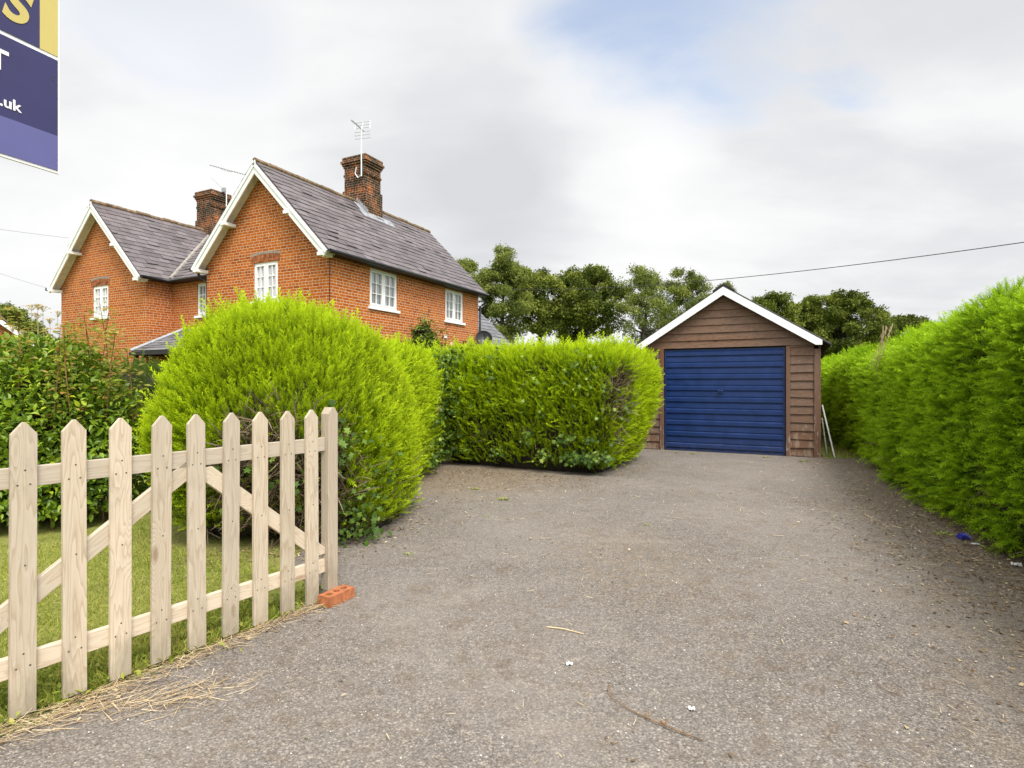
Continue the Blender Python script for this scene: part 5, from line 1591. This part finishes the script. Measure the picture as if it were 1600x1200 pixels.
T_ = [
 # px, top, Y, crown radius, crown base, mat, leaf, clumps, per, templates, label
 (728, 396, 34, 1.5, 2.4, 'ash', .15, 46, 100, SPRIG_FINE, 'slim loose tree half hidden by the house roof edge'),
 (784, 387, 33, 1.5, 3.4, 'ash', .15, 46, 100, SPRIG_FINE, 'tall airy tree just right of the house roof, tallest of the row'),
 (846, 416, 36, 1.75, 4.2, 'oak', .16, 38, 110, SPRIG, 'dark oak with a leaning trunk between the airy tree and the widest oak'),
 (912, 414, 37, 2.4, 3.8, 'oak', .16, 62, 110, SPRIG, 'widest dark oak in the gap between house and garage'),
 (1002, 412, 35, 1.6, 3.2, 'ash', .15, 34, 90, SPRIG_FINE, 'pale thin-crowned tree with sky showing through, left of the garage ridge'),
 (1066, 420, 38, 1.8, 3.2, 'ash', .15, 46, 100, SPRIG_FINE, 'olive green tree directly behind the left garage slope'),
 (1118, 438, 38, 1.8, 2.0, 'ash', .15, 50, 100, SPRIG_FINE, 'lower olive tree peeping over the garage ridge'),
 (1200, 454, 42, 2.3, 1.6, 'oak', .17, 62, 110, SPRIG, 'dark oak behind the right garage slope'),
 (1255, 462, 44, 2.2, 1.2, 'oak', .17, 60, 110, SPRIG, 'dark rounded tree between the garage slope and the biggest right-hand oak'),
 (1322, 456, 43, 3.0, 1.2, 'oak', .17, 110, 115, SPRIG, 'big domed oak above the far end of the right-hand hedge'),
 (1392, 486, 46, 2.2, 1.2, 'oak', .17, 60, 110, SPRIG, 'smaller oak sloping down to the right of the big domed oak'),
 (1448, 494, 52, 1.5, 1.0, 'oak', .18, 30, 90, SPRIG, 'small distant tree top just showing over the right-hand hedge'),
 (1478, 498, 56, 1.3, 1.0, 'oak', .18, 24, 80, SPRIG, 'farthest tiny tree top at the hedge bend'),
 (10, 474, 40, 2.6, 1.5, 'oak', .17, 60, 100, SPRIG, 'dark tree behind the distant cottage at the far left'),
 (-20, 470, 44, 3.0, 1.5, 'oak', .17, 60, 80, SPRIG, 'tree behind the distant cottage cut off by the left edge'),
]
for i, (xp, top, Y, cr, base, mt, lf, cl_, per, tmpl, lab) in enumerate(T_):
    x, H = at(xp, top, Y)
    tree('oak_tree' if mt == 'oak' else 'ash_tree', lab, x, Y, H, cr, base, M[mt], 100 + i, lf, cl_, per, tmpl)
# ---------------------------------------------------------------- overhead wires
def wire(name, pts, rad, label):
    a, b = Vector(pts[0]), Vector(pts[1]); sag = pts[2]; P = []
    for i in range(25):
        f = i / 24; P.append(a.lerp(b, f) - Vector((0, 0, sag * 4 * f * (1 - f))))
    mb = MB(); mb.tube(P, rad, 5)
    o = mb.build(name, M['wire'], smooth=True); tag(o, label, 'wire', 'overhead wires')
M['wire'] = m_plain('wire_sheath', (0.06, 0.05, 0.05), 0.6, 0.2, 30)
a = px(1800, 349, 12.0); b = px(800, 452, 30.5)
wire('overhead_wire', (a, b, 0.42), 0.012, 'dark overhead wire crossing the sky above the garage')
a = px(-260, 318, 16.0); b = px(108, 372, 19.3)
wire('overhead_wire', (a, b, 0.05), 0.0045, 'thin wire running in to the left gable slope')
a = px(-120, 385, 18.0); b = px(80, 452, 21.5)
wire('overhead_wire', (a, b, 0.05), 0.004, 'thin lower wire running to the left cottage eave')

# ---------------------------------------------------------------- grass, litter and small ground things
GN = Vector((0.837, -0.547, 0)); GD_ = Vector((0.547, 0.837, 0)); G0 = Vector((-2.06, 2.37, 0))
def gate_xy(u_, v_):
    return np.stack([G0.x + GD_.x * u_ + GN.x * v_, G0.y + GD_.y * u_ + GN.y * v_], -1)
n = 60000
r = np.random.default_rng(71)
u_ = r.uniform(-1.2, 3.2, n); v_ = -0.02 - r.random(n) ** 1.6 * 3.3 + 0.04
xy = gate_xy(u_, v_)
vis = (np.abs(xy[:, 0] / np.maximum(xy[:, 1], .3)) < 1.1) & (xy[:, 1] > 1.2) & ~((u_ > 1.30) & (v_ > -0.60)) & ~((u_ > 1.7) & (v_ > -1.2)) & (((xy[:, 0] + 2.27) / 1.0) ** 2 + ((xy[:, 1] - 5.65) / 1.05) ** 2 > 1)
xy, v_ = xy[vis], v_[vis]; n = len(xy)
P = np.column_stack([xy, np.full(n, 0.002)])
D = r.normal(0, .55, (n, 3)) + np.array([0, 0, 0.8]); D[:, 2] = np.abs(D[:, 2])
S = r.uniform(0.025, 0.055, n) * np.where(v_ > -0.35, r.uniform(1, 1.8, n), 1)
v, t, c = stamp(BLADE, P, D, r.normal(0, 1, (n, 3)), S, np.clip(.5 + .5 * fbm(P, 1.5, 4), 0, 1), r)
o = np_mesh('lawn_grass', v, t, M['grass'], None, c); tag(o, 'short lawn grass behind the picket gate', 'grass', kind='stuff')
n = 6000; f = r.random(n); e = r.random(n)
P = np.column_stack([5.78 + 1.1 * e + f * (3.7 + 0.2 * e), 10.35 + 8 * f, np.full(n, 0.012)])
D = r.normal(0, .5, (n, 3)) + np.array([0, 0, .9]); D[:, 2] = np.abs(D[:, 2])
v, t, c = stamp(BLADE, P, D, r.normal(0, 1, (n, 3)), r.uniform(.03, .08, n), None, r)
o = np_mesh('path_grass', v, t, M['grass'], None, c); tag(o, 'narrow strip of grass between the garage and the tall hedge', 'grass', kind='stuff')
# clover and weeds along the gate foot
n = 1500; u_ = r.uniform(-1.0, 1.6, n); v_ = r.normal(-0.10, 0.09, n); xy = gate_xy(u_, v_)
P = np.column_stack([xy, r.uniform(0.005, 0.05, n)])
v, t, c = stamp(LEAF, P, r.normal(0, 1, (n, 3)) + np.array([0, 0, .4]), np.array([0, 0, 1.]) + r.normal(0, .4, (n, 3)), r.uniform(.02, .045, n), None, r)
o = np_mesh('ground_weeds', v, t, M['grass'], None, c); tag(o, 'small leafy weeds in the grass along the foot of the gate', 'weeds', kind='stuff')

# straw and clippings on the drive edge by the gate
def scatter_flat(name, label, cat, P, size, mat, templates, r, lift=0.012, tilt=0.12, ang=None):
    n = len(P); a = r.uniform(0, 6.283, n) if ang is None else ang
    D = np.stack([np.cos(a), np.sin(a), r.normal(0, tilt, n)], -1)
    v, t, c = stamp(templates, np.column_stack([P, lift + np.abs(r.normal(0, 0.006, n))]), D, np.array([0, 0, 1.0]) + r.normal(0, .15, (n, 3)), size, None, r)
    o = np_mesh(name, v, t, mat, None, c); return tag(o, label, cat, kind='stuff')
n1_ = 1100; ug = r.uniform(-1.0, 1.55, n1_); vg = 0.05 + np.abs(r.normal(0, 0.06, n1_))
A1 = gate_xy(ug, vg)
g1 = gp(255, 1098); A2 = np.array([g1.x, g1.y]) + r.normal(0, 1, (230, 2)) @ np.array([[0.16, 0.05], [-0.03, 0.055]])
g2 = gp(90, 1125); A3 = np.array([g2.x, g2.y]) + r.normal(0, 1, (260, 2)) @ np.array([[0.13, 0.12], [-0.03, 0.04]])
P = np.concatenate([A1, A2, A3]); base_ang = math.atan2(0.837, 0.547)
ang = np.where(r.random(len(P)) < .7, base_ang + r.normal(-0.5, .5, len(P)), r.uniform(0, 6.28, len(P)))
scatter_flat('dry_straw', 'dry straw and grass clippings on the drive edge by the gate', 'straw', P, r.uniform(.04, .14, len(P)), M['straw'], STRAW, r, 0.013, 0.10, ang)
# sparse straw all over the drive, thicker at the right
n = 11000; X = r.uniform(-1.6, 5.5, n); Yv = r.uniform(1.6, 10, n)
ok = (X > -0.7 + 0.0 * Yv) & (X < 3.0 + 0.33 * (Yv - 2)) & (r.random(n) < np.clip(0.10 + 0.55 * np.clip((X - Yv * 0.40 - 0.6) / 1.4, 0, 1) + .25 * (fbm(np.column_stack([X, Yv, X * 0]), 1.5, 6) > .35), 0, 1)) & ~((Yv > 8) & (X < 2.4)) 
P = np.column_stack([X, Yv])[ok]
scatter_flat('scattered_straw', 'stray straw stalks scattered across the asphalt drive', 'straw', P, (.018 + .085 * r.random(len(P)) ** 2) * np.clip(P[:, 1] / 4.5, 0.6, 1.3), M['straw'], [blade_t(0.05, 0.08), blade_t(0.04, 0.16), blade_t(0.07, 0.02)], r, 0.012, 0.06)
# brown leaf litter: along both hedge feet, round the bush, at the block's foot, patchy in the middle
pts = []
path = np.array([(3.3, 2.0), (3.97, 4.39), (4.49, 5.84), (5.2, 7.4), (5.75, 8.6), (6.5, 10.4)])
k = r.choice(5, 22000, p=[.32, .28, .2, .1, .1]); f = r.random(22000); q = path[k] * (1 - f[:, None]) + path[k + 1] * f[:, None]; q[:, 0] -= np.abs(r.normal(0, 0.62, 22000)) - 0.12; pts.append(q)
a = r.uniform(-1.9, 0.6, 3500); rad = 0.85 + r.random(3500) * .3 + np.abs(r.normal(0, .28, 3500)); pts.append(np.column_stack([-2.27 + np.cos(a) * rad, 5.65 + np.sin(a) * rad]))
q = np.array([-1.3, 9.4]) + r.random((3500, 1)) * np.array([2.5, -1.25]) + np.column_stack([r.normal(0, .2, 3500), -np.abs(r.normal(0, .5, 3500))]); pts.append(q)
q = np.array([-0.8, 7.3]) + r.normal(0, 1, (1800, 2)) * np.array([0.5, 0.7]); pts.append(q)
q = np.array([1.3, 8.3]) + r.random((1500, 1)) * np.array([1.4, 2.5]) + np.column_stack([np.abs(r.normal(0, .25, 1500)), r.normal(0, .2, 1500)]); pts.append(q)
q = np.column_stack([r.uniform(-1.2, 4.5, 9000), r.uniform(1.6, 10, 9000)]); q = q[(fbm(np.column_stack([q, q[:, :1] * 0]), 2.2, 8) > .42) & (q[:, 0] > -0.9)]; pts.append(q)
q = gate_xy(r.uniform(-.9, 1.7, 1200), np.abs(r.normal(0.03, .09, 1200))); pts.append(q)
P = np.concatenate(pts)
P = P[(P[:, 0] < 3.2 + 0.42 * (P[:, 1] - 2) + .3) & (P[:, 1] < 10.0)]
scatter_flat('leaf_litter', 'brown leaf litter and needles lying along the hedge feet and over the drive', 'leaf litter', P, .006 + .024 * r.random(len(P)) ** 2.2, M['litter'], FLAKE, r, 0.011, 0.25)
# loose pale grit
n = 1300; q = np.column_stack([r.uniform(-2.2, 4.4, n), 1.5 + r.random(n) ** 1.4 * 7]); q = q[(q[:, 0] > -1.6 + .6 * (q[:, 1] - 2.6)) | (q[:, 1] > 4.2)]; q = q[(q[:, 0] > -.6) | (q[:, 1] < 3.8)]; q = q[q[:, 0] < 3 + .36 * (q[:, 1] - 2)]
grit = [(np.array([(-.5, 0, 0), (.5, 0, 0), (0, .9, 0), (0, .3, .6)]), np.array([(0, 1, 3), (1, 2, 3), (2, 0, 3)]))]
o = scatter_flat('loose_grit', 'pale loose grit and stone chips on the asphalt', 'grit', q, r.uniform(.003, .009, len(q)), m_leaf('pale_grit', [(0, (.30, .28, .25)), (1, (.72, .69, .62))], .8, 0, .2), grit, r, 0.009, 0.0)

# small green weeds in the asphalt
def weed(x, y, rad, n, label):
    g = gp(x, y); rad *= 0.5; n = int(n * .6)
    a = r.uniform(0, 6.283, n); q = r.random(n) ** .6 * rad
    P = np.column_stack([g.x + np.cos(a) * q, g.y + np.sin(a) * q, np.full(n, 0.012)])
    D = np.stack([np.cos(a), np.sin(a), r.uniform(0.2, 1.0, n)], -1)
    v, t, c = stamp(LEAF, P, D, np.array([0, 0, 1.]) + r.normal(0, .3, (n, 3)), r.uniform(.4, 1, n) * min(.07, rad * .7), None, r)
    o = np_mesh('weed_plant', v, t, M['weed'], None, c); tag(o, label, 'weed', 'weeds in the asphalt')
for x, y, rad, n, lab in ((742, 766, .10, 60, 'flat yellow-green weed left of a smaller one in front of the hedge block'), (787, 782, .12, 80, 'wider pale green weed in the middle of the dusty turning area'), (760, 808, .06, 30, 'tiny weed on the asphalt below the two larger ones'),
                          (1012, 822, .07, 30, 'small weed alone on the mid drive'), (1058, 708, .10, 60, 'weed tuft at the left foot of the garage door'), (1082, 710, .11, 60, 'second weed tuft from the left along the garage door'), (1198, 716, .12, 50, 'weed tuft near the right foot of the garage door'),
                          (1256, 722, .12, 90, 'leafy weed at the foot of the right garage boards'), (640, 868, .08, 40, 'weed at the foot of the round bush beside the drive'), (1560, 862, .16, 120, 'low weed under the right hedge near the blue wrapper'), (1475, 838, .12, 60, 'small weed left of the blue wrapper by the right hedge')):
    weed(x, y, rad, n, lab)
# twig, stalk, scraps
mb = MB(); p = [gp(x, y) + Vector((0, 0, z)) for x, y, z in ((950, 1086, .02), (960, 1100, .02), (985, 1115, .016), (1010, 1128, .018), (1040, 1142, .022), (1062, 1150, .018), (1097, 1163, .016))]
mb.tube(p, [.002, .002, .0022, .0026, .003, .0026, .002], 6)
for i, d in ((0, (0.01, .02, .012)), (3, (.012, .022, .012)), (4, (.01, .018, .014)), (4, (-.014, .016, .01))):
    mb.tube([p[i], p[i] + Vector(d)], [.003, .005], 6)
o = mb.build('fallen_twig', m_plain('twig_bark', (.20, .12, .06), .9, .4, 60), smooth=True); tag(o, 'long thin brown twig with knots lying on the near asphalt', 'twig')
mb = MB(); mb.tube([gp(855, 983) + Vector((0, 0, .013)), gp(880, 987) + Vector((0, 0, .017)), gp(912, 994) + Vector((0, 0, .013))], [.004, .0035, .002], 5)
o = mb.build('dry_stalk', m_plain('stalk', (.62, .47, .28), .8, .15, 40)); tag(o, 'pale dry stalk lying on the asphalt above the white scrap', 'stalk')
def scrap(x, y, w_, label, mat, name, cat='litter', seed=1, hgt=0.01):
    rr = random.Random(seed); g = gp(x, y); mb = MB(); nx, ny = 6, 5
    G = [[Vector((g.x + (i / nx - .5) * w_ + rr.uniform(-.1, .1) * w_ * .5, g.y + (j / ny - .5) * w_ * .7 + rr.uniform(-.1, .1) * w_ * .4, .013 + rr.random() * hgt)) for j in range(ny + 1)] for i in range(nx + 1)]
    for i in range(nx):
        for j in range(ny):
            mb.face([G[i][j], G[i + 1][j], G[i + 1][j + 1], G[i][j + 1]])
    o = mb.build(name, mat); tag(o, label, cat)
    md = o.modifiers.new('thick', 'SOLIDIFY'); md.thickness = .0008
    return o
scrap(890, 1042, .032, 'small white paper scrap alone near the middle of the drive', M['paper'], 'paper_scrap', seed=2)
scrap(1081, 1113, .026, 'white paper scrap lying just right of the long twig', M['paper'], 'paper_scrap', seed=3)
scrap(1588, 887, .055, 'white paper scrap at the right edge under the hedge', M['paper'], 'paper_scrap', seed=4, hgt=.03)
M['blue_foil'] = m_plain('blue_foil', (.04, .05, .42), .3, .3, 60, spec=.6)
wr = scrap(1506, 845, .10, 'crumpled blue and white sweet wrapper under the right-hand hedge', M['blue_foil'], 'crumpled_wrapper', seed=5, hgt=.06)
scrap(1524, 853, .06, 'flat white paper scrap touching the blue wrapper', M['paper'], 'paper_scrap', seed=6)
